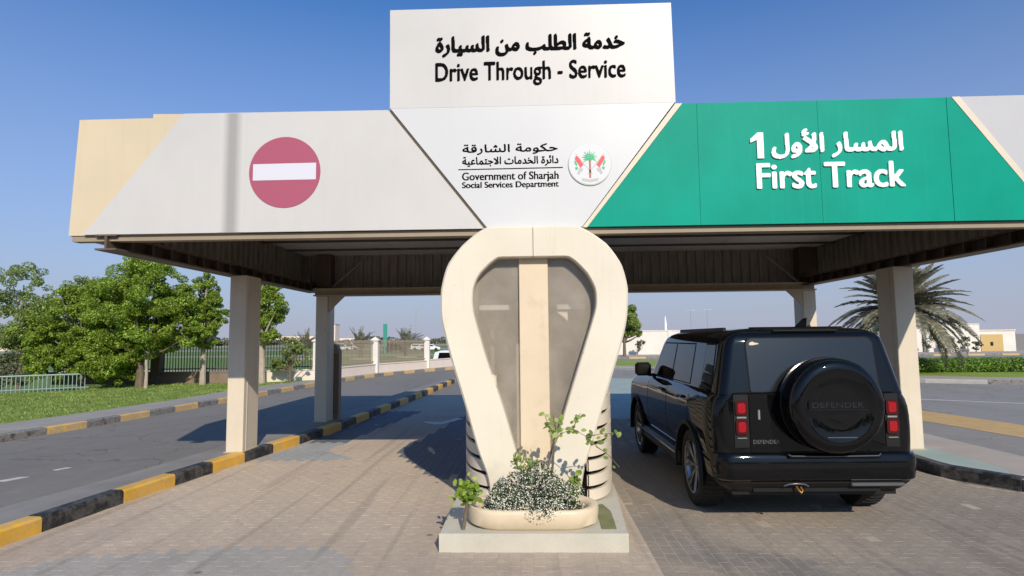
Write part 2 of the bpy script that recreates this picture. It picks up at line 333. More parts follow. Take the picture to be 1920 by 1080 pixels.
# ------------------------------------------------------------------ lettering (glyph outlines -> raster -> raised mesh)
AF = {'ا':(0xFE8D,2),'أ':(0xFE83,2),'ب':(0xFE8F,4),'ة':(0xFE93,2),'ت':(0xFE95,4),'ج':(0xFE9D,4),'ح':(0xFEA1,4),'خ':(0xFEA5,4),'د':(0xFEA9,2),'ذ':(0xFEAB,2),'ر':(0xFEAD,2),'س':(0xFEB1,4),'ش':(0xFEB5,4),'ط':(0xFEC1,4),'ع':(0xFEC9,4),'ق':(0xFED5,4),'ك':(0xFED9,4),'ل':(0xFEDD,4),'م':(0xFEE1,4),'ن':(0xFEE5,4),'و':(0xFEED,2),'ي':(0xFEF1,4),'ئ':(0xFE89,4)}
def shape(s):
    s = s.replace('لا', '\ufefb').replace('لأ', '\ufef7'); out = []; prev = False
    for i, c in enumerate(s):
        if c in '\ufefb\ufef7': out.append(chr(ord(c)+(1 if prev else 0))); prev = False; continue
        if c not in AF: out.append(c); prev = False; continue
        b, n = AF[c]; j = i+1 < len(s) and (s[i+1] in AF or s[i+1] in '\ufefb\ufef7') and n == 4
        out.append(chr(b+(3 if prev and j else 1 if prev else 2 if j else 0))); prev = j
    return ''.join(reversed(out))
def outlines(txt):
    cu = bpy.data.curves.new('txt', 'FONT'); cu.body = txt; cu.resolution_u = 6; o = bpy.data.objects.new('txt', cu); COL.objects.link(o)
    dg = bpy.context.evaluated_depsgraph_get(); c = o.evaluated_get(dg).to_curve(dg); res = []
    for sp in c.splines:
        if sp.type == 'BEZIER':
            P = sp.bezier_points; n = len(P); pts = []
            for i in range(n):
                a, b = P[i], P[(i+1) % n]
                for t in np.linspace(0, 1, 7)[:-1]:
                    q = a.co*(1-t)**3+a.handle_right*3*t*(1-t)**2+b.handle_left*3*t*t*(1-t)+b.co*t**3; pts.append((q.x, q.y))
        else: pts = [(p.co.x, p.co.y) for p in sp.points]
        res.append(np.array(pts))
    o.to_curve_clear() if hasattr(o, 'to_curve_clear') else None
    bpy.data.objects.remove(o); return res
def lettering(name, txt, box, mat, parent, y=0, depth=.01, nib=(.012, .012, 0), cell=.006, **tags):
    """box = (x0,x1,z0,z1) in metres; front at y-depth. nib = (major, minor, angle) of the pen that thickens the strokes."""
    polys = outlines(txt); A = np.concatenate(polys); mn, mx = A.min(0), A.max(0); x0, x1, z0, z1 = box
    pad = max(nib[0], nib[1])
    sx = (x1-x0-2*pad)/(mx[0]-mn[0]); sz = (z1-z0-2*pad)/(mx[1]-mn[1])
    W = int((x1-x0)/cell)+5; H = int((z1-z0)/cell)+5; D = np.zeros((H, W+1))
    for P in polys:
        Q = (P-mn)*[sx, sz]+pad; Q = Q/cell+2; n = len(Q)
        for i in range(n):
            xa, ya = Q[i]; xb, yb = Q[(i+1) % n]
            if ya == yb: continue
            sgn = 1 if yb > ya else -1; lo, hi = min(ya, yb), max(ya, yb)
            for r in range(int(math.ceil(lo-.5)), int(math.ceil(hi-.5))):
                yc = r+.5; xx = xa+(yc-ya)*(xb-xa)/(yb-ya); k = min(max(int(math.ceil(xx-.5)), 0), W)
                if 0 <= r < H: D[r, k] += sgn
    mask = (np.abs(np.cumsum(D, 1)) > .5)[:, :W].astype(float)
    a, b, th = nib[0]/cell, nib[1]/cell, nib[2]; out = mask.copy(); m = int(max(a, b))+1
    for dy in range(-m, m+1):
        for dx in range(-m, m+1):
            u = dx*cos(th)+dy*sin(th); v = -dx*sin(th)+dy*cos(th)
            if (u/max(a, .3))**2+(v/max(b, .3))**2 <= 1 and (dx or dy): out = np.maximum(out, np.roll(np.roll(mask, dy, 0), dx, 1))
    for ax in (0, 1): out = (np.roll(out, 1, ax)+2*out+np.roll(out, -1, ax))/4
    out[0] = out[-1] = 0; out[:, 0] = out[:, -1] = 0
    # marching squares
    V = {}; vs = []; fs = []
    def vid(key, p):
        if key not in V: V[key] = len(vs); vs.append(p)
        return V[key]
    side = []
    H2, W2 = out.shape; I = out > .5
    for r in range(H2-1):
        c = 0
        while c < W2-1:
            k = I[r, c]+2*I[r, c+1]+4*I[r+1, c+1]+8*I[r+1, c]
            if k == 0: c += 1; continue
            if k == 15:
                c2 = c
                while c2+1 < W2-1 and I[r, c2+2] and I[r+1, c2+2]: c2 += 1
                fs.append((vid(('n', r, c), (c, r)), vid(('n', r, c2+1), (c2+1, r)), vid(('n', r+1, c2+1), (c2+1, r+1)), vid(('n', r+1, c), (c, r+1)))); c = c2+1; continue
            cs = [(r, c), (r, c+1), (r+1, c+1), (r+1, c)]; poly = []
            for q in range(4):
                A1, B1 = cs[q], cs[(q+1) % 4]; ia, ib = I[A1], I[B1]
                if ia: poly.append((vid(('n',)+A1, (A1[1], A1[0])), False))
                if ia != ib:
                    t = (.5-out[A1])/(out[B1]-out[A1]); key = ('e',)+tuple(sorted((A1, B1)))
                    poly.append((vid(key, (A1[1]+(B1[1]-A1[1])*t, A1[0]+(B1[0]-A1[0])*t)), True))
            if len(poly) >= 3:
                fs.append(tuple(p[0] for p in poly))
                for q in range(len(poly)):
                    if poly[q][1] and poly[(q+1) % len(poly)][1]: side.append((poly[q][0], poly[(q+1) % len(poly)][0]))
            c += 1
    mb = MB(); base = [(x0+(p[0]-1.5)*cell, y-depth, z0+(p[1]-1.5)*cell) for p in vs]; n = len(base)
    mb.add(base+[(p[0], y, p[2]) for p in base], fs+[(a1, a1+n, b1+n, b1) for a1, b1 in side])
    me = bpy.data.meshes.new(name); me.from_pydata(mb.v, [], mb.f); me.materials.append(M[mat]); me.update()
    return link(name, me, parent, **tags)

# ------------------------------------------------------------------ foliage
def leaf_cloud(clumps, n, size, seed=0, up=.4, aspect=1.0, shell=.55):
    rg = np.random.default_rng(seed); C = np.array([c[:3] for c in clumps], float); Rr = np.array([c[3:6] if len(c) >= 6 else (c[3],)*3 for c in clumps], float)
    wt = Rr.prod(1)**(2/3); idx = rg.choice(len(C), n, p=wt/wt.sum())
    d = rg.normal(size=(n, 3)); d /= np.linalg.norm(d, axis=1)[:, None]; rad = rg.uniform(0, 1, n)**(1/3)*(1-shell)+shell*rg.uniform(.75, 1.05, n)
    P = C[idx]+d*Rr[idx]*rad[:, None]
    nrm = d*.7+rg.normal(size=(n, 3))*.6+np.array([0, 0, up]); nrm /= np.linalg.norm(nrm, axis=1)[:, None]
    t = np.cross(nrm, rg.normal(size=(n, 3))); t /= np.linalg.norm(t, axis=1)[:, None]; b = np.cross(nrm, t)
    s = size*rg.uniform(.6, 1.3, n)[:, None]; t = t*s; b = b*s*aspect
    V = np.stack([P-t, P-b*.55, P+t, P+b*.55], 1).reshape(-1, 3); Fq = np.arange(4*n).reshape(-1, 4); return V, Fq
def subclumps(main, per, frac, seed=0):
    rg = np.random.default_rng(seed); out = []
    for m in main:
        r = np.array(m[3:6] if len(m) >= 6 else (m[3],)*3, float)
        for _ in range(per):
            d = rg.normal(size=3); d /= np.linalg.norm(d); q = np.array(m[:3])+d*r*rg.uniform(.4, 1.06)
            k = frac*rg.uniform(.6, 1.35); out.append((*q, *(r.mean()*k*np.array([1.1, 1.1, .8]))))
    return out
def tree(name, label, cat, x, y, z, h0, clumps, n, leaf, lmat, bmat='bark', tr=.09, per=14, frac=.36, group=None, seed=1, lean=.0, branches=9, shell=.5):
    t = thing(name, label, cat, (x, y, z), 0, group); rg = random.Random(seed); mb = MB()
    top = max(c[2] for c in clumps); mb.tube([(0,0,-.05), (lean*.3, .02, h0*.5), (lean*.7, -.02, h0), (lean, .03, (h0+top)/2), (lean, 0, top)], [tr*1.25, tr, tr*.85, tr*.6, tr*.25], 9)
    sub = subclumps(clumps, per, frac, seed)
    for c in rg.sample(sub, min(branches*3, len(sub))):
        a = Vector((lean*.8, 0, h0*rg.uniform(.85, 1.3))); b = Vector(c[:3]); m_ = (a+b)/2+Vector((rg.uniform(-.15, .15), rg.uniform(-.15, .15), -.1))
        mb.tube([a, m_, b], [tr*.45, tr*.28, tr*.08], 6)
    mb.obj('trunk', bmat, t, True)
    V, Fq = leaf_cloud(sub, n, leaf, seed, shell=shell); bulk('crown', V, Fq, lmat, t); return t

# ================================================================== GROUND
def poly_sheet(name, pts, z, mat, thick=None, parent=None, **tags):
    mb = MB(); mb.prism(pts, z-(thick or .004), z); return mb.obj(name, mat, parent, **tags)
g = MB(); g.prism([(-1500,-300),(1500,-300),(1500,3500),(-1500,3500)], -1.2, -.75); g.obj('ground', 'sand', kind='structure')
far_kerb = [(-10.6,4),(-10.3,8),(-9.95,10.8),(-9.66,12.6),(-9.45,14.5),(-9.2,17.2),(-8.95,20.1),(-8.6,24.5),(-8.1,28),(-7.3,31),(-6.1,33.6),(-4.7,36.1),(-3.2,39.5),(-2.4,44),(-2.2,60)]
fence_line = [(-17.0,24.1),(-15.1,24.1),(-11.1,24.3),(-9.25,25.6),(-7.95,30.6),(-6.05,34.9),(-4.4,38.4),(-3.3,42),(-3,60)]
plat = [(-26,-25),(60,-25),(60,62),(-3.2,62)]+[(x-.15, y+.1) for x, y in fence_line[::-1][1:]]+[(-17.4,22.5),(-16.1,21.2),(-18,19.6),(-26,17.2)]
poly_sheet('road', plat, 0, 'asphalt', .8, kind='structure')
poly_sheet('road_right', [(6.9,-24),(59,-24),(59,18),(34,18.4),(24,19.9),(18,21.9),(14.5,23.2),(10,28.3),(5,34),(3.2,36),(3,43.6),(59,43.6),(59,51),(-2,51),(-2,27),(5.5,26),(6.9,20)], .005, 'asphalt_r', kind='structure')
# far left pavement, lawn
def offset(line, d):
    out = []
    for i, p in enumerate(line):
        a = line[max(i-1, 0)]; b = line[min(i+1, len(line)-1)]; t = Vector((b[0]-a[0], b[1]-a[1])).normalized(); out.append((p[0]-t.y*d, p[1]+t.x*d))
    return out
walk_out = [(-12.4,4),(-11.9,8),(-11.5,11),(-11.05,13),(-10.75,15),(-10.45,17.5),(-10.3,20.5),(-10.1,22.8),(-9.3,24.9)]
side = offset(far_kerb, .14)
poly_sheet('pavement', side[:10]+[fence_line[4], fence_line[3]]+walk_out[::-1], .15, 'pave', .15, kind='structure')
poly_sheet('pavement_far', side[9:]+[fence_line[-1], fence_line[7], fence_line[6], fence_line[5], fence_line[4]], .15, 'pave', .15, kind='structure')
poly_sheet('lawn', [(-26,4),(-12.4,4)]+walk_out[1:]+[fence_line[3], fence_line[2], fence_line[0], (-17.2,22.6),(-15.9,21.2),(-18,19.5),(-26,17.1)], .153, 'grass', .16, kind='structure')
f = MB(); f.prism([(-400,17),(-26.2,17.0),(-18,19.8),(-16.3,21.4),(-17.6,22.7),(-17.2,24.4),(-11.1,24.6),(-9.4,25.8),(-8.15,30.8),(-6.25,35.1),(-4.6,38.6),(-3.5,42.2),(-3.3,62.5),(8,120),(40,230),(-400,230)], -.8, -.7); f.obj('field', 'field', kind='structure')
for i, (ya, yb, xa, xb) in enumerate([(52, 54.5, -60, -4.5), (96, 104, -160, 2), (150, 170, -260, 14)]):
    poly_sheet('path', [(xa, ya), (xb, ya-3), (xb, yb-3), (xa, yb)], -.69, 'sand' if i != 2 else 'pave', kind='structure')

def inside(px, py, poly):
    c = False; j = len(poly)-1
    for i in range(len(poly)):
        if (poly[i][1] > py) != (poly[j][1] > py) and px < (poly[j][0]-poly[i][0])*(py-poly[i][1])/(poly[j][1]-poly[i][1])+poly[i][0]: c = not c
        j = i
    return c
# kerbs
def arc_pts(line):
    L = [0]
    for a, b in zip(line, line[1:]): L.append(L[-1]+hypot(b[0]-a[0], b[1]-a[1]))
    def at(s):
        s = max(0, min(s, L[-1]))
        for i in range(len(line)-1):
            if s <= L[i+1]: t = (s-L[i])/(L[i+1]-L[i]); return Vector((line[i][0]+(line[i+1][0]-line[i][0])*t, line[i][1]+(line[i+1][1]-line[i][1])*t))
        return Vector(line[-1])
    return L, at
def kerb(name, line, width, height, cuts, cols, z0=0.0, step=.8, side_=1, **tags):
    """row of kerb stones; side_=+1: body lies to the left of the line direction. cols cycles."""
    root = thing(name, None, None); root['kind'] = 'structure'
    L, at = arc_pts(line); s = list(cuts)
    while s[-1] < L[-1]-.2: s.append(min(s[-1]+step, L[-1]))
    for i in range(len(s)-1):
        a, b = s[i]+.004, s[i+1]-.004; p, q = at(a), at(b)
        if (q-p).length < .05: continue
        t = (q-p).normalized(); nn = Vector((-t.y, t.x))*side_; e = .022; h = height*random.uniform(.975, 1.02)
        sec = [(0, -.05), (0, h-e), (e, h), (width-.01, h), (width, h-.01), (width, -.05)]
        vs = [];
        for P_ in (p, q): vs += [((P_+nn*d).x, (P_+nn*d).y, z0+hh) for d, hh in sec]
        mb = MB(); mb.add(vs, [(0,1,2,3,4,5), (6,7,8,9,10,11)]+[(k, (k+1) % 6, 6+(k+1) % 6, 6+k) for k in range(6)])
        o = mb.obj('kerbstone', cols[i % len(cols)], root)
    return root
isl = [(-5.0,3.8),(-4.80,5.6),(-4.67,6.89),(-4.5,8.2),(-4.33,9.3),(-4.1,10.8),(-3.94,11.9),(-3.55,18),(-3.19,25.5)]
L, at_ = arc_pts(isl)
def s_at_y(yv):
    s = 0
    while at_(s).y < yv: s += .01
    return s
kerb('kerb_left_island', isl, .17, .16, [0]+[s_at_y(v) for v in (4.85, 5.86, 6.89, 7.71, 8.43, 9.15, 9.9, 10.7)], ['k_blk', 'k_yel'], step=.86)
kerb('kerb_far_left', far_kerb, .14, .155, [0, .6], ['k_blk_w', 'k_yel_w'], step=.93)
# left island paving
inner = offset(isl, .17)
outer = [(-6.3,3.8),(-5.65,5.6),(-5.42,6.6),(-5.2,7.8),(-5.05,9.2),(-4.9,10.8),(-4.75,12.6),(-4.6,13.9),(-4.45,16.0),(-4.15,19),(-3.6,25.2)]
poly_sheet('pavement_left_island', inner[::-1]+outer, .15, 'pave_grey', .15, kind='structure')
kb = [(x, y) for x, y in outer]; kerb('kerb_left_island_back', kb[::-1], .10, .155, [0], ['pave_grey'], step=1.0, side_=1)
# right island
ri = [(5.22,26),(5.22,9.3),(5.20,8.3),(5.28,7.75),(5.45,7.48),(5.68,7.34)]
kerb('kerb_right_island', ri[::-1], .16, .155, [0, .9, 2.1], ['k_blk', 'k_blk', 'k_blk', 'k_conc'], step=1.2, side_=-1)
poly_sheet('pavement_right_island', [(5.38,25.8),(5.38,9.3),(5.36,8.32),(5.42,7.85),(5.55,7.62),(5.72,7.49),(6.75,7.9),(6.7,10.2),(6.6,14),(6.55,25.8)], .15, 'pave_warm', .15, kind='structure')
poly_sheet('painted_strip', [(5.40,13),(5.40,9.3),(5.38,8.32),(5.44,7.86),(5.57,7.64),(5.74,7.51),(5.9,7.9),(5.9,13)], .155, 'teal_paint', kind='structure')
MB().add([(5.70,7.48,.15),(6.76,7.9,.15),(7.3,6.9,.01),(5.85,6.55,.01),(5.70,7.48,-.02),(6.76,7.9,-.02)], [(0,3,2,1),(0,4,3),(1,2,5),(0,1,5,4)]).obj('pavement_ramp', 'pave_warm', kind='structure')
poly_sheet('pavement_apron', [(6.2,-2),(12,-2),(9,6.2),(7.4,7.29),(6.5,7.1),(5.6,7.0)], .012, 'pave_warm', kind='structure')
# right far kerb, grass
rk = [(3.0,43.6),(3.1,38),(3.7,35.6),(5.4,34.1),(10,28.8),(12.4,25.6),(14.6,23.4),(17.4,22.1),(24,20.1),(34,18.6),(58,18)]
kerb('kerb_right_verge', rk, .16, .155, [0], ['k_conc', 'k_conc', 'k_blk_w', 'k_conc'], step=1.9)
kerb('kerb_right_back', [(3,44),(58,44)], .16, .15, [0], ['k_blk_w', 'k_yel_w'], side_=-1, step=1.0)
kerb('kerb_wall_side', [(-1.5,51.4),(60,51.4)], .16, .16, [0], ['k_blk_w', 'k_yel_w'], step=1.4)
ro = offset(rk, .17); poly_sheet('pavement_verge', ro+[(58,20),(34,20.4),(24,21.9),(17.8,23.9),(15.3,25.4),(10.6,30.4),(6,35.6),(3.6,37)], .15, 'pave_warm', .15, kind='structure')
poly_sheet('lawn_right', [(3.3,43.8),(3.4,37.4),(6,35.7),(10.7,30.5),(15.4,25.5),(17.9,24.0),(24,22),(34,20.5),(58,20.1),(58,43.8)], .156, 'grass', .155, kind='structure')
poly_sheet('pavement_wall', [(-2,51.56),(60,51.56),(60,57.9),(-2,57.9)], .15, 'pave_warm', .15, kind='structure')
# road paint
poly_sheet('painted_band', [(9.36,14.85),(9.79,12.46),(10.6,8),(9.3,7.4),(8.6,10.97),(8.27,13.14),(7.4,18.5),(8.5,20)], .010, 'roadline', kind='structure')
poly_sheet('painted_line', [(10.3,17.9),(13.3,15.9),(13.33,15.97),(10.33,17.97)], .010, 'roadwhite', kind='structure')
for pts in ([(-7.17,8.0),(-7.04,8.0),(-6.93,8.25),(-7.06,8.25)], [(-6.95,8.68),(-6.86,8.68),(-6.80,8.85),(-6.89,8.85)]):
    poly_sheet('painted_dash', pts, .006, 'roadwhite', kind='structure')
poly_sheet('painted_lane', [(1.4,13.8),(4.9,13.8),(5.0,26.6),(3.4,27.2),(1.6,26)], .010, 'teal_paint', kind='structure')

# driveway pavers
drive = thing('driveway', None, None); drive['kind'] = 'structure'
edgeL = isl
bed = [(-4.99,2.0)]+[(x+.0, y) for x, y in isl[:-1]]+[(-3.5,19.5),(5.2,19.5),(5.21,8.3),(5.3,7.7),(5.6,7.3),(6.2,7.1),(6.2,2.0)]
poly_sheet('joint_bed', bed, .0072, 'joint', .006, parent=drive)
zone_light = [(-9,2.6),(-4.4,4.8),(-3.9,5.2),(-2.9,5.42),(-1.85,5.45),(-1.5,5.05),(-1.3,4.5),(-1.3,2.6)]
zone_g1 = [(-5,9.25),(-3.1,9.22),(-2.7,9.45),(-3.4,10.1),(-3.2,12.2),(-2.75,15.8),(-2.22,19.6),(-4,22)]
zone_g2 = [(-.8,7.9),(-1.4,8.2),(-2.23,9.86),(-2.03,11.1),(-1.62,14.5),(-1.2,20),(-.8,20)]
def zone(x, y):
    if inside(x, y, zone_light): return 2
    if inside(x, y, zone_g1): return 1 if y < 10.85 else 4  # past the canopy's shadow edge the shade-coloured grey takes over
    if inside(x, y, zone_g2): return 4  # grey beside the booth, in the same shade-coloured paver
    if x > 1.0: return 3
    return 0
rects = []; slabpoly = [(-.82,5.33),(.82,5.33),(.93,7.0),(.96,10.4),(-.84,10.4)]
y0 = 3.6; row = 0
while y0 < 15.2:
    yc = y0+.1; off = 0
    x0 = -5.4+off
    while x0 < 6.3:
        xc = x0+.05; yo = yc+(.1 if int(round((x0+5.4)/.1)) % 2 else 0)
        if inside(xc-.04, yo, bed) and inside(xc+.04, yo, bed) and not inside(xc, yo, slabpoly): rects.append((round(xc, 4), round(yo, 4), zone(xc, yo)))
        x0 += .1
    y0 += .2; row += 1
def paver_geo(xc, yc, rg):
    hx, hy = .0488, .0988; z = .0085+rg.normal()*.0005; tx, ty = rg.normal(size=2)*.0012; c = .002
    B = [(-hx,-hy),(hx,-hy),(hx,hy),(-hx,hy)]
    lo = [(xc+a, yc+b, .002) for a, b in B]; mid = [(xc+a, yc+b, z-c+a*tx+b*ty) for a, b in B]
    up = [(xc+a-c*np.sign(a), yc+b-c*np.sign(b), z+a*tx+b*ty) for a, b in B]; return lo+mid+up
pf = [(8,9,10,11)]+[(4+i, 4+(i+1) % 4, 8+(i+1) % 4, 8+i) for i in range(4)]+[(i, (i+1) % 4, 4+(i+1) % 4, 4+i) for i in range(4)]
rects.sort(key=lambda r: (round(r[1], 3) < 4.62, r[1]+.001*abs(r[0])))
def in_view(x, y): return y > 4.62 and abs(x) < y*.9
near = [r for r in rects if in_view(r[0], r[1])][:290]; nearset = set(near)
zm = ['pv_tan', 'pv_grey', 'pv_light', 'pv_right', 'pv_grey_shade']; protos = {}
for k, (xc, yc, zz) in enumerate(near):
    key = (zz, k % 5)
    if key not in protos:
        me = bpy.data.meshes.new('paver'); me.from_pydata([tuple(map(float, p)) for p in paver_geo(0, 0, RNG)], [], pf); me.materials.append(M[zm[zz]]); me.update(); protos[key] = me
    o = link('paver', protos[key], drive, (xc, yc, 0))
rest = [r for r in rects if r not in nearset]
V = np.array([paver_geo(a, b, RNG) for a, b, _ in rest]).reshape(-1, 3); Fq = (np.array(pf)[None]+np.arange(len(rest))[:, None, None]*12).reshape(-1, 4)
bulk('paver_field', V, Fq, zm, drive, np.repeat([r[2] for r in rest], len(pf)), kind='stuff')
# lane arrow in worn white paint
poly_sheet('painted_arrow', [(-2.15,13.0),(-1.95,12.95),(-1.55,13.9),(-1.72,14.0),(-2.0,13.35),(-2.35,13.5),(-2.4,13.35)], .0165, 'roadwhite', .002, kind='structure')
#@@CANOPY
# ================================================================== CANOPY
can = thing('drive_through_canopy', 'long flat-roofed canopy with cream pillars and white cladding spanning both drive-through lanes', 'canopy', (0,0,0))
YF = 6.46
def panel(name, pts, y0, y1, mat, parent, **t): return MB().prismY(pts, y0, y1).obj(name, mat, parent, **t)
panel('cladding_panel', [(-5.15,3.03),(-3.2,3.03),(-3.2,4.39),(-4.24,4.41),(-4.24,4.362),(-5.09,4.36)], 6.485, 6.53, 'beige_clad', can, label='beige corner cladding')
panel('cladding_panel', [(-4.96,3.034),(-.50,3.034),(-1.56,4.385),(-3.87,4.395)], 6.455, 6.482, 'white', can, label='white cladding with a grey vertical strip')
panel('grey_band', [(-3.45,3.036),(-3.15,3.036),(-3.15,4.386),(-3.45,4.388)], 6.4535, 6.4545, 'stripe', can)  # thin sheet that carries the soft-edged grey band
panel('trim_strip', [(-.50,3.03),(-.435,3.03),(-1.50,4.385),(-1.56,4.385)], 6.47, 6.53, 'tan', can)
panel('trim_strip', [(.575,3.03),(.625,3.03),(1.69,4.385),(1.615,4.385)], 6.445, 6.53, 'cream', can)  # lighter paint than the left trim: its lit look is put into the colour
gseg = [[(.63,3.034),(1.845,3.034),(1.845,4.386),(1.695,4.386)], [(1.848,3.034),(3.143,3.034),(3.143,4.386),(1.848,4.386)], [(3.146,3.034),(4.52,3.034),(4.52,4.388),(3.146,4.386)], [(4.526,3.034),(5.56,3.034),(4.575,4.39),(4.526,4.388)]]
panel('trim_strip', [(5.565,3.03),(5.64,3.03),(4.665,4.395),(4.58,4.392)], 6.448, 6.53, 'cream', can)
panel('cladding_panel', [(5.645,3.034),(6.20,3.034),(6.14,4.40),(4.67,4.395)], 6.457, 6.50, 'white3', can, label='grey-white end cladding')
b = MB(); b.box((-5.12,6.50,2.965),(6.18,6.62,3.028)); b.box((-5.0,6.535,3.03),(6.1,6.60,4.35)); b.obj('fascia_frame', 'tan_dk', can)
for xs, xi in ((-5.10, -5.04), (6.10, 6.16)):
    MB().box((xs,6.62,3.0),(xi,12.95,4.34)).obj('side_cladding', 'beige_clad', can)
MB().box((-5.10,12.96,2.93),(6.16,13.02,4.34)).obj('back_cladding', 'beige_clad', can)
MB().box((-5.03,6.61,4.02),(6.09,12.95,4.08)).obj('roof_deck', 'pave', can)
# corrugated inner sheets, one piece each
cs = MB(); prof = [(-.095,0),(-.085,0),(-.075,-.05),(-.045,-.05),(-.035,0),(.03,0),(.035,-.006),(.05,-.006),(.055,0),(.0945,0)]
n = len(prof); cs.add([(x, y, 0) for x, y in prof]+[(x, y, .74) for x, y in prof], [(i, i+1, n+i+1, n+i) for i in range(n-1)]); csm = cs.mesh('corrugated_sheet', 'corr')
for i in range(57):
    o = link('corrugated_sheet', csm, can, (-4.92+.19*i, 12.90, 2.93))
for i in range(32):
    for xx, rz in ((-4.96, pi/2), (6.02, -pi/2)):
        o = link('corrugated_sheet', csm, can, (xx, 6.8+.19*i, 3.04)); o.rotation_euler.z = rz
# ceiling sheets and purlins
cm = {}
for j in range(6):
    for i in range(5):
        x0, x1 = -4.9+i*2.17, -4.9+(i+1)*2.17-.012; yy = 6.66+j*1.05
        MB().box((x0, yy, 3.67),(x1, yy+1.035, 3.69)).obj('ceiling_sheet', 'ceil', can)
for j in range(1, 6): MB().box((-4.95, 6.63+j*1.05, 3.63),(6.0, 6.67+j*1.05, 3.668)).obj('purlin', 'brown_steel', can)
for xx in (-.55, 1.62): pass
def ibeam_y(x, y0, y1, z0, z1, wd, mat, holes=True, sgn=1):
    b = MB(); b.box((x-wd/2,y0,z0),(x+wd/2,y1,z0+.02)); b.box((x-wd/2,y0,z1-.02),(x+wd/2,y1,z1)); b.box((x-.012,y0,z0+.02),(x+.012,y1,z1-.02)); return b
for x in (-4.70, 5.72):
    b = ibeam_y(x, 6.45, 12.9, 2.86, 3.035, .24, 'brown_steel'); s = 1 if x < 0 else -1
    bo = b.obj('side_beam', 'brown_steel', can)
    for k in range(16): MB().box((min(x+s*.014, x+s*.10), 6.75+k*.38, 2.882),(max(x+s*.014, x+s*.10), 6.775+k*.38, 3.013)).obj('stiffener', 'brown_steel', bo)
b = MB(); b.box((-4.55,12.42,2.76),(5.85,12.66,2.785)); b.box((-4.55,12.42,2.895),(5.85,12.66,2.92)); b.box((-4.55,12.52,2.785),(5.85,12.55,2.895)); b.obj('back_beam', 'tan', can)
for xs, sg in ((-4.24, 1), (5.60, -1)):
    MB().prismY([(xs,2.76),(xs+sg*.34,2.76),(xs,2.43)], 12.47, 12.53).obj('corner_bracket', 'tan', can)
    MB().tube([(xs-.05*sg, 12.70, 2.93),(xs+.62*sg, 12.70, 3.50)], .025, 6).obj('diagonal_brace', 'corr', can)
    MB().box((xs-.3*sg if sg>0 else xs, 12.58, 2.93),((xs if sg>0 else xs+.3), 12.86, 3.66)).obj('corner_post', 'brown_steel', can)
def pillar(x0, x1, y0, y1, z1, seam):
    p = MB().box((x0,y0,.12),(x1,y1,z1), bev=.008).obj('pillar', 'cream', can)
    s = x1 if seam > 0 else x0
    MB().box((s-.004,y0+.10,.14),(s+.006,y0+.13,z1-.01)).obj('pillar_seam', 'white', p)
    MB().box((x0-.02,y0-.02,.14),(x1+.02,y1+.02,.165)).obj('base_plate', 'tan', p)
pillar(-4.66,-4.40,9.16,9.66,2.858,1); pillar(5.46,5.75,9.16,9.62,2.858,-1)
pillar(-4.50,-4.25,12.46,12.90,2.758,1); pillar(5.58,5.84,12.46,12.90,2.758,-1)
cab = thing('equipment_cabinet', 'narrow brown metal box standing against the back of the rear left canopy pillar', 'cabinet', (-4.24,12.98,.15))
MB().prismY([(-.08,0),(.08,0),(.08,1.45),(.02,1.58),(-.08,1.62)], 0, .18).obj('body', 'tan_dk', cab); MB().box((-.07,-.012,.1),(.07,-.003,1.4)).obj('door', 'wall_shade', cab)

# ================================================================== SIGNS
sg = thing('sign_board', 'tall white rooftop board with black Arabic and English drive-through lettering above the canopy', 'sign', (0,0,0))
b = MB(); b.prismY([(-1.53,4.392),(1.615,4.392),(1.60,5.53),(-1.535,5.53)], 6.43, 6.95); b.obj('board', 'white', sg)
lettering('lettering', shape('خدمة الطلب من السيارة'), (-1.03,1.085,4.955,5.215), 'black_letter', sg, 6.43, .006, (.015,.006,.75), .005)
lettering('lettering', 'Drive Through - Service', (-1.03,1.085,4.615,4.905), 'black_letter', sg, 6.43, .006, (.009,.004,.5), .005)
cp = thing('emblem_panel', 'bright white tapering panel with black department lettering and round emblem above the cream arch', 'sign', (0,0,0))
panel('panel', [(-.455,3.032),(.57,3.032),(1.60,4.388),(-1.52,4.388)], 6.425, 6.47, 'white2', cp)
Y2 = 6.425
lettering('lettering', shape('حكومـــة الشـــارقـــة'.replace('ـ','')), (-.73,.325,3.838,3.968), 'black_letter', cp, Y2, .003, (.0075,.0025,.8), .003)
lettering('lettering', shape('دائرة الخدمات الاجتماعية'), (-.73,.33,3.705,3.83), 'black_letter', cp, Y2, .003, (.006,.0025,.8), .003)
panel('rule_line', [(-.77,3.678),(.372,3.682),(.372,3.692),(-.77,3.688)], Y2-.003, Y2, 'black_letter', cp)
lettering('lettering', 'Government of Sharjah', (-.73,.325,3.532,3.652), 'black_letter', cp, Y2, .003, (.003,.002,0), .003)
lettering('lettering', 'Social Services Department', (-.73,.325,3.452,3.546), 'black_letter', cp, Y2, .003, (.003,.002,0), .003)
def disc(r, n=48, cx=0, cz=0): return [(cx+r*cos(2*pi*k/n), cz+r*sin(2*pi*k/n)) for k in range(n)]
em = panel('emblem', disc(.235,56,.665,3.715), Y2-.012, Y2, 'emb_gray', cp); ye = Y2-.0125
panel('emblem_disc', disc(.228,56,.665,3.719), Y2-.014, ye, 'emb_white', em); ye = Y2-.0142
def ep(name, pts, mat, k=1): return panel(name, [(.665+x, 3.715+z) for x, z in pts], ye-.001*k, ye, mat, em)
q_ = .235/215
def E(*pts, s=1): return [(s*(x-1525)*q_, (420-z)*q_) for x, z in pts]
ep('emblem_trunk', E((1516,380),(1534,380),(1534,560),(1516,560)), 'emb_brown')
b = MB()
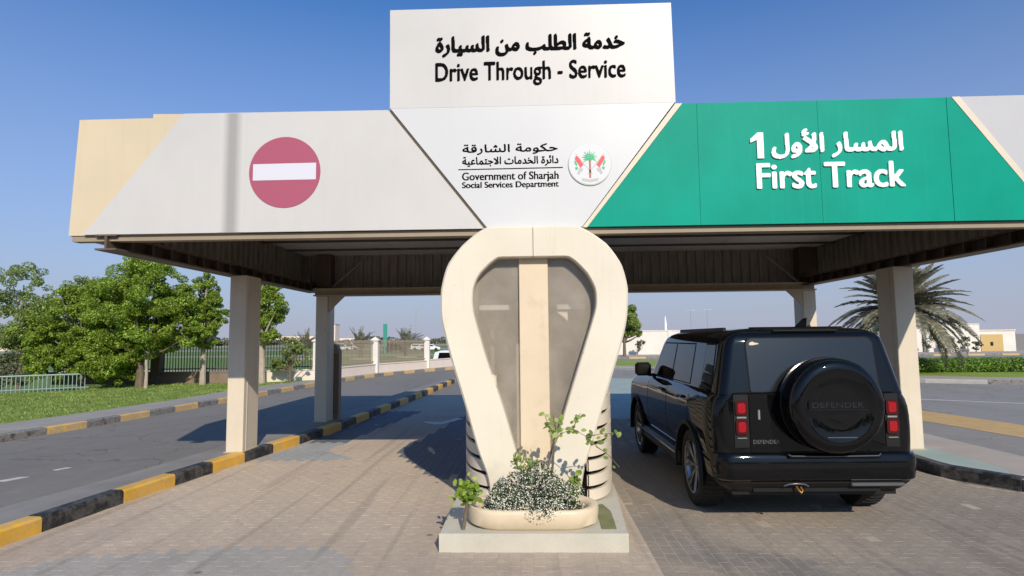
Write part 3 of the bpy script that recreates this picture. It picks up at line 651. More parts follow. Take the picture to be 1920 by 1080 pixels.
for k in range(13):
    a = radians(-22+k*18.7); L_ = (80 if k % 2 else 92)*q_*(.85+.2*sin(max(a,0))); cx, cz = .665, 3.715+(420-362)*q_; d = Vector((cos(a), sin(a))); nn = Vector((-d.y, d.x)); w_ = 7*q_
    pts = [(cx+nn.x*w_*.5, cz+nn.y*w_*.5), (cx+d.x*L_*.5+nn.x*w_, cz+d.y*L_*.5+nn.y*w_), (cx+d.x*L_, cz+d.y*L_-.008), (cx+d.x*L_*.5-nn.x*w_*.6, cz+d.y*L_*.5-nn.y*w_*.6), (cx-nn.x*w_*.5, cz-nn.y*w_*.5)]
    b.prismY(pts, ye-.001-.0003*(k+1), ye)
b.prismY(disc(22*q_, 14, .665, 3.715+(420-372)*q_), ye-.0008, ye)
b.obj('emblem_palm', 'emb_green', em)
for s_ in (1, -1):
    ep('emblem_pole', E((1383,312),(1388,310),(1550,520),(1543,523), s=s_), 'emb_gray')
    ep('emblem_flag', E((1386,334),(1404,340),(1462,425),(1432,458),(1376,366), s=s_), 'emb_red', 2)
    ep('emblem_flag', E((1372,380),(1384,384),(1400,425),(1392,440),(1372,410), s=s_), 'emb_green', 2); ep('emblem_flag', E((1378,452),(1400,446),(1408,462),(1384,482), s=s_), 'emb_green', 2)
    ep('emblem_flag', E((1420,452),(1458,462),(1452,485),(1430,500),(1418,525),(1400,512),(1408,484), s=s_), 'emb_gray', 3)
b = MB(); b.prismY([(.665+x, 3.715+z) for x, z in E((1440,560),(1525,575),(1610,560),(1604,590),(1525,603),(1446,590))], ye-.001, ye); b.obj('emblem_ribbon', 'emb_gray', em)
ls = thing('lane_sign', 'green canopy cladding with white raised Arabic and English First Track lettering', 'sign', (0,0,0))
for p in gseg: panel('panel', p, 6.452, 6.482, 'green', ls)
lettering('lettering', shape('المسار الأول'), (2.62,4.035,3.735,4.075), 'white_letter', ls, 6.452, .018, (.017,.007,.75), .005)
panel('lettering', [(2.475,3.75),(2.545,3.75),(2.545,4.035),(2.485,4.035),(2.405,3.965),(2.405,3.925),(2.475,3.955)], 6.434, 6.452, 'white_letter', ls)
lettering('lettering', 'First Track', (2.455,4.035,3.405,3.70), 'white_letter', ls, 6.452, .018, (.011,.007,.3), .005)
ne = thing('no_entry_sign', 'round red no entry disc with a white bar on the left white cladding', 'sign', (-2.705,6.455,3.70))
MB().prismY(disc(.40,64), -.006, 0).obj('disc', 'sign_red', ne); MB().prismY([(-.355,-.09),(.352,-.088),(.352,.10),(-.355,.095)], -.009, -.0062).obj('bar', 'sign_white', ne)

# ================================================================== TEARDROP COLUMN
kc = thing('service_booth', 'cream horseshoe-shaped booth column with dusty window and slatted drum between the two lanes', 'booth', (0,0,0))
oL = [(.035,3.022),(-.44,3.02),(-.70,2.84),(-.87,2.62),(-.94,2.36),(-.94,2.05),(-.84,1.64),(-.70,1.18),(-.56,.69),(-.46,.42),(-.42,.17),(.0,.17)]
oR = [(.035,3.022),(.50,3.02),(.80,2.83),(.96,2.60),(1.02,2.34),(1.00,2.02),(.93,1.74),(.80,1.34),(.65,.86),(.53,.50),(.47,.17),(.0,.17)]
iL = [(.035,2.69),(-.33,2.69),(-.53,2.52),(-.60,2.36),(-.60,2.12),(-.47,1.64),(-.30,1.14),(-.15,.62),(-.10,.50),(.0,.50)]
iR = [(.035,2.69),(.40,2.69),(.59,2.52),(.68,2.34),(.68,2.14),(.57,1.79),(.40,1.27),(.22,.70),(.16,.50),(.0,.50)]
def smooth_line(pts, keep):
    P = [Vector((p[0], 0, p[1])) for p in pts]; out = []
    for i in range(len(P)-1):
        p0, p1, p2, p3 = P[max(i-1,0)], P[i], P[i+1], P[min(i+2,len(P)-1)]
        lin = i in keep
        for t in np.linspace(0, 1, 8)[:-1]:
            t = float(t); q = p1.lerp(p2, t) if lin else .5*((2*p1)+(-p0+p2)*t+(2*p0-5*p1+4*p2-p3)*t*t+(-p0+3*p1-3*p2+p3)*t**3)
            l = p1.lerp(p2, t); q = q*.6+l*.4; out.append((q.x, q.z))
    out.append(pts[-1]); return out
def resample(pts, n, anchors=None):
    L, at = arc_pts(pts); return [tuple(at(L[-1]*k/(n-1))) for k in range(n)]
for side_pts, inner_pts, sx in ((oL, iL, -1), (oR, iR, 1)):
    O = resample(smooth_line(side_pts, (0,9,10)), 70); I_ = resample(smooth_line(inner_pts, (0,7,8)), 70)
    gap = .003*sx; O[0] = (.035+gap, O[0][1]); I_[0] = (.035+gap, I_[0][1])
    vs = []; N = 70; c = .02
    for (ox, oz), (ix, iz) in zip(O, I_):
        d = Vector((ix-ox, iz-oz)).normalized()
        vs += [(ox, 6.60, oz), (ox, 6.27+c, oz), (ox+d.x*c, 6.27, oz+d.y*c), (ix-d.x*.012, 6.285, iz-d.y*.012), (ix, 6.30, iz), (ix, 6.60, iz)]
    mb = MB(); mb.add(vs, [(i*6+k, i*6+(k+1) % 6, (i+1)*6+(k+1) % 6, (i+1)*6+k) for i in range(N-1) for k in range(6)]+[tuple(range(6)), tuple(range((N-1)*6, N*6))])
    fr = mb.obj('booth_frame', 'cream2', kc, True, 25)
gl = [p for p in resample(smooth_line(iL, (0,7,8)), 40)]; gr_ = [p for p in resample(smooth_line(iR, (0,7,8)), 40)]
MB().prismY([(x, z) for x, z in gl if x < -.10 or z < .6]+[(-.11,.5)] if False else [(-.115,2.69)]+[p for p in gl if p[0] <= -.118]+[(-.115,.54)], 6.44, 6.452).obj('window_pane', 'booth_glass', kc)
MB().prismY([(.185,2.69)]+[p for p in gr_ if p[0] >= .188]+[(.185,.6)], 6.44, 6.452).obj('window_pane', 'booth_glass', kc)
MB().box((-.12,6.40,.17),(.19,6.56,2.70), bev=.006).obj('inner_column', 'trough', kc)
MB().box((-.70,7.75,.17),(.80,7.80,3.6)).obj('back_wall', 'wall_pink', kc)
MB().box((-.50,7.45,.3),(-.22,7.70,2.05)).obj('cabinet', 'corr', kc); MB().box((.32,7.5,.3),(.55,7.72,1.75)).obj('cabinet', 'brown_steel', kc); MB().box((-.45,7.0,.2),(-.25,7.2,1.1)).obj('chair', 'trim', kc)
for x0_, x1_ in ((-.58,-.22),(.30,.62)): MB().box((x0_,6.8,2.16),(x1_,6.86,2.215)).obj('reflection_strip', 'white_letter', kc); MB().box((x0_-.02,7.4,.9),(x1_+.02,7.74,.95)).obj('counter', 'cream', kc)  # white bars stand in for bright strips reflected in the glass
def drum_pts(hx, hy, n=84): 
    out = []
    for k in range(n):
        a = 2*pi*k/n; ca, sa = cos(a), sin(a); e = .42 if 1 else 1
        out.append((.07+hx*math.copysign(abs(ca)**e, ca), 8.22+hy*math.copysign(abs(sa)**e, sa)))
    return out
def ring(p_out, p_in, z0, z1, tilt=0, opened=True):
    n = len(p_out); vs = []; op = opened
    for (x, y), (u, v) in zip(p_out, p_in):
        t = tilt*(y-6.4); vs += [(x,y,z0+t),(x,y,z1+t),(u,v,z1+t),(u,v,z0+t)]
    return MB().add(vs, [(i*4+k, ((i+1) % n)*4+k, ((i+1) % n)*4+(k+1) % 4, i*4+(k+1) % 4) for i in range(n) for k in range(4) if not (op and p_out[i][1] < 6.9 and abs(p_out[i][0]-.07) < (.50 if z1 < 3 else .70))])
dO, dI = drum_pts(.85, 1.92), drum_pts(.82, 1.89); front_gap = [i for i, (x, y) in enumerate(dO)]
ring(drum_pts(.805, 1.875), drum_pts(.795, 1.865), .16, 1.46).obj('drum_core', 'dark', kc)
for k in range(9):
    z = .175+k*.148; ring(dO, dI, z, z+.108, .10).obj('slat', 'cream', kc, True, 30)
ring(drum_pts(.79, 1.52), drum_pts(.75, 1.48), 1.51, 3.66, 0, True).obj('drum_top', 'cream', kc, True, 30)
# slab, trough, plants
sb = MB(); sb.prism([(-.81,5.34),(.81,5.34),(.925,7.0),(.95,10.35),(-.83,10.35)], 0, .16); sb = sb.obj('booth_plinth', 'slab', kc)
MB().box((-.815,5.322,.0),(.815,5.338,.165)).obj('plinth_face', 'slab', kc)
mo = MB(); mo.prism([(.60,5.45),(.73,5.45),(.74,5.62),(.75,6.0),(.70,6.25),(.60,6.2),(.61,5.8)], .16, .164); tag(mo.obj('moss_patch', 'moss'), 'green moss film on the plinth beside the planter', 'moss', kind='stuff')
pl = thing('planter', 'low cream concrete trough with rounded ends in front of the booth', 'planter', (0,0,0))
def stad(hx, hy, cx=.0, cy=5.68, n=14):
    r = min(hy, hx); out = []
    for s, a0 in ((1, -pi/2), (-1, pi/2)):
        for k in range(n): a = a0+pi*k/(n-1); out.append((cx+s*(hx-r)+r*cos(a) , cy+r*sin(a)))
    return out
secs = [(.545,.26,.162),(.59,.295,.19),(.60,.305,.30),(.592,.298,.328),(.565,.28,.338),(.515,.235,.322),(.500,.22,.30),(.49,.21,.24)]
vs = []; n = 28
for hx, hy, z in secs: vs += [(x, y, z) for x, y in stad(hx, hy)]
tb = MB(); tb.add(vs, [(i*n+k, i*n+(k+1) % n, (i+1)*n+(k+1) % n, (i+1)*n+k) for i in range(len(secs)-1) for k in range(n)]+[tuple(range(n))]); tb.obj('trough', 'trough', pl, True, 50)
MB().prism(stad(.492,.212), .235, .27).obj('soil', 'soil', pl)
fb = thing('flowering_bush', 'rounded bush covered in tiny white flowers filling the cream planter', 'bush', (0,0,0))
cl = [(.0,5.62,.44,.30,.24,.24),(-.2,5.60,.38,.18,.2,.2),(.22,5.60,.38,.2,.2,.2),(.02,5.66,.56,.2,.2,.13),(.3,5.56,.34,.14,.14,.15),(-.3,5.55,.33,.12,.14,.13),(-.02,5.47,.36,.33,.10,.11)]
V, Fq = leaf_cloud(subclumps(cl, 14, .4, 5), 11000, .012, 5, shell=.6); keep = np.repeat(V[:, 2].reshape(-1, 4).min(1) > .285, 4); V = V[keep]; Fq = np.arange(len(V)).reshape(-1, 4); bulk('foliage', V, Fq, 'leaf_dk', fb)
cl2 = [(c[0]*1.0, c[1]-.015, c[2]-.01, c[3]*1.07, c[4]*1.07, c[5]*1.02) for c in cl]
V, Fq = leaf_cloud(subclumps(cl2, 14, .42, 5), 13000, .0078, 6, shell=.85); V = V[V[:, 2].reshape(-1, 4).mean(1).repeat(4) < .60] if False else V
keep = np.repeat(V[:, 2].reshape(-1, 4).min(1) > .285, 4); V = V[keep]; Fq = np.arange(len(V)).reshape(-1, 4); bulk('blossoms', V, Fq, 'flower', fb, kind='stuff')
V, Fq = leaf_cloud([(-.08,5.68,.68,.13,.1,.06),(-.13,5.68,.75,.05,.05,.05),(.36,5.6,.42,.05,.1,.11),(-.34,5.6,.42,.04,.1,.1)], 420, .018, 7); bulk('sprig', V, Fq, 'leaf2', fb, kind='stuff')
mb = MB()
for k in range(14): a = k*2.4; mb.tube([(cos(a)*.1, 5.66+sin(a)*.06, .26), (cos(a)*.28, 5.63+sin(a)*.15, .5)], [.006, .003], 5)
mb.obj('stem', 'bark', fb)
def round_leaves(name, pts, size, lmat, parent, seed):
    rg = random.Random(seed); mb = MB()
    for p in pts:
        nrm = Vector((rg.uniform(-.7,.7), -1+rg.uniform(-.5,.8), rg.uniform(-.1,1.2))).normalized(); a = nrm.orthogonal().normalized(); a = (Matrix.Rotation(rg.uniform(0, 6.28), 3, nrm) @ a); b = nrm.cross(a)
        s = size*rg.uniform(.7, 1.2); c = Vector(p)
        vs = [c]+[c+a*s*r*cos(t)+b*s*.8*sin(t)*r-nrm*s*.18*abs(cos(t)) for t, r in zip([k*pi/4 for k in range(8)], [1.1,.95,.9,.95,1,.95,.9,.95])]
        mb.add(vs, [(0, k+1, (k+1) % 8+1) for k in range(8)])
    return mb.obj(name, lmat, parent)
sp = thing('sapling', 'thin young sapling with round bright leaves leaning right out of the planter', 'plant', (0,0,0))
mb = MB(); mb.tube([(.17,5.75,.25),(.18,5.75,.55),(.20,5.73,.80),(.22,5.72,1.0),(.20,5.72,1.12)], [.014,.012,.009,.006,.003], 7)
br = [[(.20,5.73,.86),(.27,5.70,.95),(.38,5.66,1.00),(.50,5.62,.93),(.60,5.6,.84)], [(.38,5.66,1.00),(.42,5.65,1.10),(.45,5.65,1.14)], [(.50,5.62,.93),(.62,5.6,.96),(.77,5.58,.97)], [(.58,5.6,.85),(.66,5.6,.80),(.72,5.6,.74),(.79,5.6,.66)], [(.20,5.72,.95),(.15,5.7,1.04),(.12,5.7,1.12)]]
for q in br: mb.tube(q, [.006]+[.003]*(len(q)-1), 5)
mb.obj('stem', 'bark', sp)
rg = random.Random(3); pts = []
for q in br:
    for a, b_ in zip(q, q[1:]):
        for _ in range(6 if q is not br[3] else 1):
            t = rg.random(); pts.append([a[i]+(b_[i]-a[i])*t+rg.uniform(-.035,.035) for i in range(3)])
for _ in range(20): pts.append((.22+rg.uniform(-.05,.07), 5.72, 1.02+rg.uniform(-.14,.13)))
pts = pts[::2]+pts[1::4]
pts += [(.77,5.58,.97),(.79,5.58,.955),(.76,5.57,.99)]
round_leaves('leaves', pts, .027, 'leaf2', sp, 4)
wd = thing('leafy_weed', 'small leafy green plant on a mossy stem at the left end of the plinth', 'plant', (-.60,5.45,.16))
mb = MB(); mb.tube([(-.02,0,0),(0,0,.12),(.02,.01,.24),(.03,.01,.33)], [.018,.02,.015,.008], 7); mb.tube([(.02,.01,.22),(.12,.02,.30)], .006, 5); mb.obj('stem', 'bark', wd)
rg = random.Random(8); round_leaves('leaves', [(.02+rg.gauss(0,.05), rg.gauss(0,.04), .31+rg.gauss(0,.055)) for _ in range(90)], .026, 'leaf', wd, 9)
w2 = thing('leafy_weed', 'small green sprig growing between the planter and the right leg of the booth', 'plant', (.42,6.05,.17))
MB().tube([(0,0,0),(.01,0,.2),(.02,0,.36)], [.008,.006,.003], 5).obj('stem', 'bark', w2)
round_leaves('leaves', [(.01+rg.gauss(0,.02), rg.gauss(0,.03), .28+rg.gauss(0,.06)) for _ in range(16)], .03, 'leaf', w2, 10)

# ================================================================== CAR
car = thing('suv_car', 'large black four-wheel drive with covered spare wheel stopped in the right lane', 'car', (2.70, 6.82, .012), radians(.6))
AX = (0.0, 3.02)
def zb_(y):
    for c in AX:
        if abs(y-c) < .465: return max(.50, .40+sqrt(.465**2-(y-c)**2))
    return .50
WL = [(.30,.90),(.50,.935),(.58,.96),(.75,.982),(.95,.988),(1.10,.982),(1.19,.962),(1.25,.93),(1.275,.90)]
def wl(z): return float(np.interp(z, [a for a, _ in WL], [b for _, b in WL]))
def corner(d, r, k=.8): return 0 if d >= r else k*(r-sqrt(max(0, r*r-(r-d)**2)))
YR, YFR = -.87, 3.88
st = [YR+d for d in (0,.004,.015,.035,.065,.105,.155,.215,.28)]+list(np.arange(-.52, 3.5, .055))+[YFR-d for d in (.36,.28,.21,.15,.1,.06,.03,.01,0)]
def ztop(y): return float(np.interp(y, [-1,2.1,2.3,3.4,3.75,3.88], [1.275,1.275,1.262,1.20,1.12,.98]))
LV = [0,.06,.14,.28,.42,.56,.70,.82,.91,.97,1.0]
vs = []; nl = len(LV); cross = 9
for y in st:
    zb, zt = zb_(y), ztop(y); ins = corner(y-YR, .20, .72)+corner(YFR-y, .42, .75); rowv = []
    for f_ in LV:
        z = zb+(zt-zb)*f_; k = 1.275-zt; wv = wl(z+k*f_)-ins; rowv.append((wv, z))
    left = [(-a, y, z) for a, z in rowv]; right = [(a, y, z) for a, z in rowv[::-1]]; wt = rowv[-1][0]
    mid = [(-wt+2*wt*k/(cross+1), y, zt+.03*sin(pi*k/(cross+1))) for k in range(1, cross+1)]
    vs += left+mid+right
n = 2*nl+cross; fs = [(i*n+k, i*n+k+1, (i+1)*n+k+1, (i+1)*n+k) for i in range(len(st)-1) for k in range(n-1)]
fs += [tuple(range(n))[::-1], tuple(range((len(st)-1)*n, len(st)*n))]
body = MB().add(vs, fs).obj('body', 'paint', car, True, 38)
# greenhouse
GW = [(1.26,.905),(1.30,.895),(1.74,.805),(1.80,.785),(1.845,.745),(1.875,.685),(1.895,.58),(1.91,.35),(1.915,.0)]
def gw(z): return float(np.interp(z, [a for a, _ in GW][:-1], [b for _, b in GW][:-1]))
def yr(z): return float(np.interp(z, [1.26,1.80,1.86,1.90,1.92], [-.868,-.765,-.735,-.66,-.5]))
def yf(z): return float(np.interp(z, [1.26,1.75,1.83,1.90,1.92], [2.32,1.86,1.74,1.45,1.2]))
T = [0,.001,.004,.009,.017,.028,.045,.07,.1]+list(np.linspace(.13, .87, 22))+[.9,.93,.955,.972,.983,.991,.996,1.0]
vs = []; rows = []
for z, wv in GW[:-1]:
    a, b_ = yr(z), yf(z); Lr, Rr = [], []
    for t in T:
        y = a+(b_-a)*t; ww = max(.05, wv-corner(y-a, .12, .9)-corner(b_-y, .16, .6)); Lr.append((-ww, y, z)); Rr.append((ww, y, z))
    vs += Lr+Rr[::-1]
n = 2*len(T); m_ = len(GW)-1
fs = [(i*n+k, i*n+(k+1) % n, (i+1)*n+(k+1) % n, (i+1)*n+k) for i in range(m_-1) for k in range(n)]; fs.append(tuple(range((m_-1)*n, m_*n)))
MB().add(vs, fs).obj('cabin', 'paint', car, True, 30)
def side_patch(sx, y0b, y1b, y0t, y1t, z0, z1, off, cut=.0):
    vs = []; ny, nz = 8, 5
    for j in range(nz+1):
        t = j/nz; z = z0+(z1-z0)*t; a = y0b+(y0t-y0b)*t; b_ = y1b+(y1t-y1b)*t
        for i in range(ny+1): y = a+(b_-a)*i/ny; vs.append((sx*(gw(z)+off), y, z))
    o = len(vs); vs += [(x-sx*.012, y, z) for x, y, z in vs]; k = ny+1; q = lambda i, j: j*k+i
    fs = [(q(i,j), q(i+1,j), q(i+1,j+1), q(i,j+1)) for i in range(ny) for j in range(nz)]
    bd = [q(i,0) for i in range(k)]+[q(ny,j) for j in range(1,nz+1)]+[q(i,nz) for i in range(ny-1,-1,-1)]+[q(0,j) for j in range(nz-1,0,-1)]
    fs += [(bd[i], bd[(i+1) % len(bd)], bd[(i+1) % len(bd)]+o, bd[i]+o) for i in range(len(bd))]; return MB().add(vs, fs)
for sx in (-1, 1):
    for args in ((-.62,-.28,-.56,-.25), (.15,.96,.17,.94), (1.02,2.08,1.0,1.62)):
        side_patch(sx, *args, 1.30, 1.735, .005).obj('side_window', 'cglass', car, True, 30)
        e = .018; side_patch(sx, args[0]-e, args[1]+e, args[2]-e, args[3]+e, 1.288, 1.75, .002).obj('window_seal', 'gap', car)
    # door seams, handles
    for yy in (-.02, .99, 2.12):
        vs = [];
        for z in np.linspace(.56, 1.262, 10): vs += [(sx*(wl(z)+.001), yy-.006+(.0 if z > .9 or yy > .1 else (.9-z)*.55), z), (sx*(wl(z)+.001), yy+.006+(.0 if z > .9 or yy > .1 else (.9-z)*.55), z)]
        MB().add(vs, [(2*i, 2*i+1, 2*i+3, 2*i+2) for i in range(9)]).obj('door_seam', 'gap', car)
    for yy in (.16, 1.14): MB().box((sx*.985-.014, yy, 1.135),(sx*.985+.014, yy+.2, 1.165), bev=.006).obj('door_handle', 'paint', car)
    # mirror
    mb = MB(); mb.box((sx*1.06-.11, 1.95, 1.27),(sx*1.06+.11, 2.10, 1.46), bev=.035); mi = mb.obj('wing_mirror', 'trim', car, True, 60)
    MB().box((sx*.93-.05, 2.0, 1.26),(sx*.93+.05, 2.06, 1.30)).obj('mirror_arm', 'trim', mi)
    MB().box((sx*.62-.025,-.25,1.87),(sx*.62+.025,1.5,1.918), bev=.01).obj('roof_rail', 'trim', car)
    MB().box((sx*.94-.05, .42, .34),(sx*.94+.05, 2.60, .505), bev=.02).obj('sill_cladding', 'trim', car)
    MB().box((sx*1.0-.012, .5, .455),(sx*1.0+.008, 2.5, .475)).obj('sill_strip', 'chrome', car)
    for c in AX:      # arch flares
        vs = []; K = 22
        for k in range(K+1):
            a = radians(-10)+radians(200)*k/K
            for r, xx in ((.463,.93),(.463,1.005),(.50,1.008),(.515,.975)): vs.append((sx*xx, c+r*cos(a), .40+r*sin(a)))
        MB().add(vs, [(i*4+k, i*4+(k+1) % 4, (i+1)*4+(k+1) % 4, (i+1)*4+k) for i in range(K) for k in range(4)]+[(0,1,2,3),(K*4,K*4+1,K*4+2,K*4+3)]).obj('arch_flare', 'trim', car, True, 40)
# wheels
def wheel(sx, c):
    wh = MB().lathe([(.27,-.10),(.30,-.125),(.36,-.128),(.392,-.118),(.405,-.09),(.405,.09),(.392,.118),(.36,.128),(.30,.125),(.27,.10)], axis='x', n=48, cap=False).obj('wheel', 'rubber', car, True, 40)
    wh.location = (sx*.835, c, .405)
    tr_ = MB()
    for k in range(48): 
        a = 2*pi*k/48; tr_.tube([(-.10, .405*cos(a), .405*sin(a)), (0, .408*cos(a+.05), .408*sin(a+.05)), (.10, .405*cos(a), .405*sin(a))], .006, 4)
    tr_.obj('tread', 'rubber', wh)
    rim = MB().lathe([(.272,.112),(.282,.118),(.272,.10),(.262,.06),(.255,-.08),(.27,-.10)], axis='x', n=40, cap=False)
    if sx < 0: rim.v = [(-x, y, z) for x, y, z in rim.v]
    rim.lathe([(.0,sx*.02),(.25,sx*.0),(.26,sx*-.02)], axis='x', n=24, mi=1, cap=False)
    rim.obj('rim', ['alloy', 'trim'], wh, True, 30)
    hub = MB().lathe([(.0,sx*.075),(.045,sx*.072),(.06,sx*.05),(.06,0)], axis='x', n=20, cap=False).obj('hub', 'alloy', wh, True, 40)
    for k in range(7):
        for da in (-.13, .13):
            a = 2*pi*k/7; a2 = a+da; p = MB()
            p.tube([(sx*.06, .045*cos(a), .045*sin(a)), (sx*.078, .15*cos(a+da*.7), .15*sin(a+da*.7)), (sx*.095, .272*cos(a2), .272*sin(a2))], [.016,.012,.013], 6); p.obj('spoke', 'alloy', wh, True, 60)
for sx in (-1, 1):
    for c in AX: wheel(sx, c)
b = MB(); b.box((-.78,-.80,.30),(.78,3.6,.56)); b.box((-.60,-.86,.34),(.60,-.78,.52)); b.tube([(-.7,0,.40),(.7,0,.40)], .05, 8); b.tube([(-.7,3.02,.40),(.7,3.02,.40)], .05, 8); b.obj('chassis', 'trim', car)
for sx in (-1, 1):
    for c in AX: MB().box((sx*.70-.02, c-.47, .42),(sx*.70+.02, c+.47, .95)).obj('wheel_well', 'gap', car)
# rear bumper
def rear_shell(name, secs, mat, ycut, par=car, mx=.97):
    vs = []; K = 40
    for z, hw, yy, r in secs:
        pts = [(-hw, ycut)]
        for k in range(9): a = pi+ (pi/2)*k/8; pts.append((-hw+r+r*cos(a), yy+r+r*sin(a)))
        for k in range(9): a = -pi/2+(pi/2)*k/8; pts.append((hw-r+r*cos(a), yy+r+r*sin(a)))
        pts.append((hw, ycut)); vs += [(x, y, z) for x, y in pts]; n = len(pts)
    m_ = len(secs); return MB().add(vs, [(i*n+k, i*n+k+1, (i+1)*n+k+1, (i+1)*n+k) for i in range(m_-1) for k in range(n-1)]+[tuple(range(n)), tuple(range((m_-1)*n, m_*n))]).obj(name, mat, par, True, 28)
rear_shell('rear_bumper', [(.44,.935,-.90,.17),(.455,.955,-.925,.18),(.47,.965,-.945,.18),(.60,.975,-.955,.18),(.675,.972,-.950,.18),(.70,.965,-.935,.18),(.705,.955,-.90,.17)], 'paint', -.47)
rear_shell('bumper_valance', [(.33,.80,-.80,.12),(.36,.86,-.85,.14),(.43,.93,-.90,.16),(.442,.935,-.90,.16)], 'trim', -.50)
MB().box((-.30,-.985,.672),(.56,-.90,.702), bev=.012).obj('bumper_step', 'paint', car)
MB().tube([(-.30,-.975,.708),(-.28,-.992,.698),(.1,-.998,.694),(.53,-.992,.698),(.56,-.97,.712)], .006, 6).obj('step_trim', 'satin', car)
MB().tube([(-.33,-.91,.405),(-.29,-.93,.425),(-.22,-.935,.432),(-.14,-.93,.425),(-.10,-.91,.40)], .007, 8).obj('tow_trim', 'satin', car, True, 80)
MB().tube([(-.21,-.90,.40),(-.20,-.92,.37),(-.18,-.93,.345),(-.16,-.92,.365),(-.17,-.90,.39)], .012, 8).obj('tow_hook', 'brass', car)
MB().box((.30,-.925,.40),(.80,-.885,.432), bev=.01).obj('bumper_insert', 'satin', car)
# tailgate, rear glass
def rear_patch(pts, off, thick=.01, fy=None):
    fy = fy or (lambda z: -.87 if z < 1.262 else yr(z)); n = len(pts)
    return MB().add([(x, fy(z)-off, z) for x, z in pts]+[(x, fy(z)-off+thick, z) for x, z in pts], [tuple(range(n)), tuple(range(n, 2*n))[::-1]]+[(i, n+i, n+(i+1) % n, (i+1) % n) for i in range(n)])
def rrect(x0, x1, z0, z1, r, rt=None, k=5):
    out = []; rt = rt or r
    for cx, cz, a0, rr in ((x1-r, z0+r, -pi/2, r), (x1-rt, z1-rt, 0, rt), (x0+rt, z1-rt, pi/2, rt), (x0+r, z0+r, pi, r)):
        for i in range(k+1): a = a0+pi/2*i/k; out.append((cx+rr*cos(a), cz+rr*sin(a)))
    return out
rear_patch(rrect(-.625,.668,.712,1.262,.02), .002, .004).obj('tailgate_seam', 'gap', car)
tg = rear_patch(rrect(-.615,.658,.72,1.26,.015), .012, .01).obj('tailgate', 'paint', car)
gl_y = lambda z: yr(1.262)+(yr(1.80)-yr(1.262))*(z-1.262)/.54
rear_patch(rrect(-.605,.655,1.272,1.812,.02,.07), .001, .003, gl_y).obj('rear_glass_seal', 'gap', car)
rgl = rear_patch(rrect(-.590,.640,1.285,1.80,.02,.065), .008, .008, gl_y).obj('rear_window', 'rearglass', car)
k_ = 0
for k in range(0):
    z = 0; MB().box((-.54, gl_y(z)-.0090, z),(.59, gl_y(z)-.0082, z+.0018)).obj('heater_line', 'trim', rgl)
MB().prismY([(-.56,1.745),(-.545,1.765),(-.52,1.77),(-.50,1.758),(-.475,1.757),(-.46,1.745),(-.49,1.74),(-.515,1.735),(-.54,1.725)], gl_y(1.75)-.011, gl_y(1.75)-.0085).obj('sticker', 'trough', rgl)
MB().box((-.54,-.900,1.02),(-.515,-.880,1.12), bev=.006).obj('tailgate_handle', 'chrome', tg)
lettering('lettering', 'DEFENDER', (-.59,-.34,.795,.832), 'satin', tg, -.8825, .003, (.0008,.0006,0), .002)
MB().box((-.45,-.60,1.865),(.45,-.50,1.915)).obj('roof_spoiler', 'paint', car)
MB().box((-.30,-.752,1.872),(.33,-.72,1.884)).obj('brake_light', 'trim', car)
# fin
MB().prism([(.14,-.30),(.18,-.30),(.175,-.52),(.145,-.52)], 1.90, 1.93).obj('antenna_base', 'trim', car)
fn = MB(); fn.add([(.135,-.52,1.91),(.185,-.52,1.91),(.185,-.22,1.91),(.135,-.22,1.91),(.155,-.50,2.01),(.165,-.50,2.01),(.165,-.40,2.0),(.155,-.40,2.0)], [(0,3,2,1),(4,5,6,7),(0,1,5,4),(1,2,6,5),(2,3,7,6),(3,0,4,7)]); fn.obj('antenna', 'trim', car)
# lights
for sx in (-1, 1):
    X = lambda a, b_: (min(sx*a, sx*b_), max(sx*a, sx*b_))
    a, b_ = X(.625, .765) if sx < 0 else X(.672, .80)
    MB().prismY(rrect(a, b_, .76, 1.262, .01), -.881, -.862).obj('light_housing', 'trim', car)
    ca = (a+b_)/2
    for zc in (1.135, .955):
        lo = MB().prismY(rrect(ca-.058, ca+.058, zc-.072, zc+.072, .025), -.897, -.882).obj('tail_light', 'red_lens', car)
        MB().prismY(rrect(ca-.036, ca+.036, zc-.048, zc+.048, .02), -.901, -.8975).obj('lens_core', 'red_core', lo)
    MB().box((ca-.045,-.890,1.036),(ca+.045,-.882,1.052)).obj('reversing_light', 'chrome', car); MB().box((ca-.045,-.890,.845),(ca+.045,-.882,.853)).obj('reflector', 'chrome', car)
    for zc in (.995, .945):
        mb = MB(); mb.box((-.026,-.012,-.02),(.026,.02,.02), bev=.004); lt = mb.obj('side_marker', 'red_lens', car); lt.location = (sx*.885, -.795, zc); lt.rotation_euler.z = sx*radians(38)
        mb = MB(); mb.box((-.017,-.014,-.013),(.017,-.0125,.013)); mb.obj('lens_core', 'lit_lens', lt)
# spare wheel
sw = MB().lathe([(.30,.02),(.41,.02),(.425,0),(.428,-.10),(.426,-.20),(.418,-.245),(.400,-.275),(.372,-.293),(.335,-.300),(.30,-.298),(.285,-.291),(.15,-.293),(.0,-.294)], (0,0,0), 'y', 72, cap=False).obj('spare_wheel', 'paint', car, True, 40)
sw.location = (.09, -.90, 1.175); sw.scale = (1.03, 1, 1.03)
MB().lathe([(.429,-.06),(.433,-.065),(.433,-.085),(.429,-.09)], (0,0,0), 'y', 72, cap=False).obj('cover_seam', 'gap', sw, True)
MB().prismY(rrect(-.275,.235,-.022,.052,.012), -.300, -.293).obj('name_plate', 'paint', sw)
MB().prismY([(-.28,-.027),(.24,-.027),(.24,-.0235),(-.28,-.0235)], -.304, -.294).obj('plate_edge', 'badge', sw)
lettering('lettering', 'DEFENDER', (-.245,.205,-.008,.038), 'badge', sw, -.3002, .003, (.0008,.0006,0), .0025)
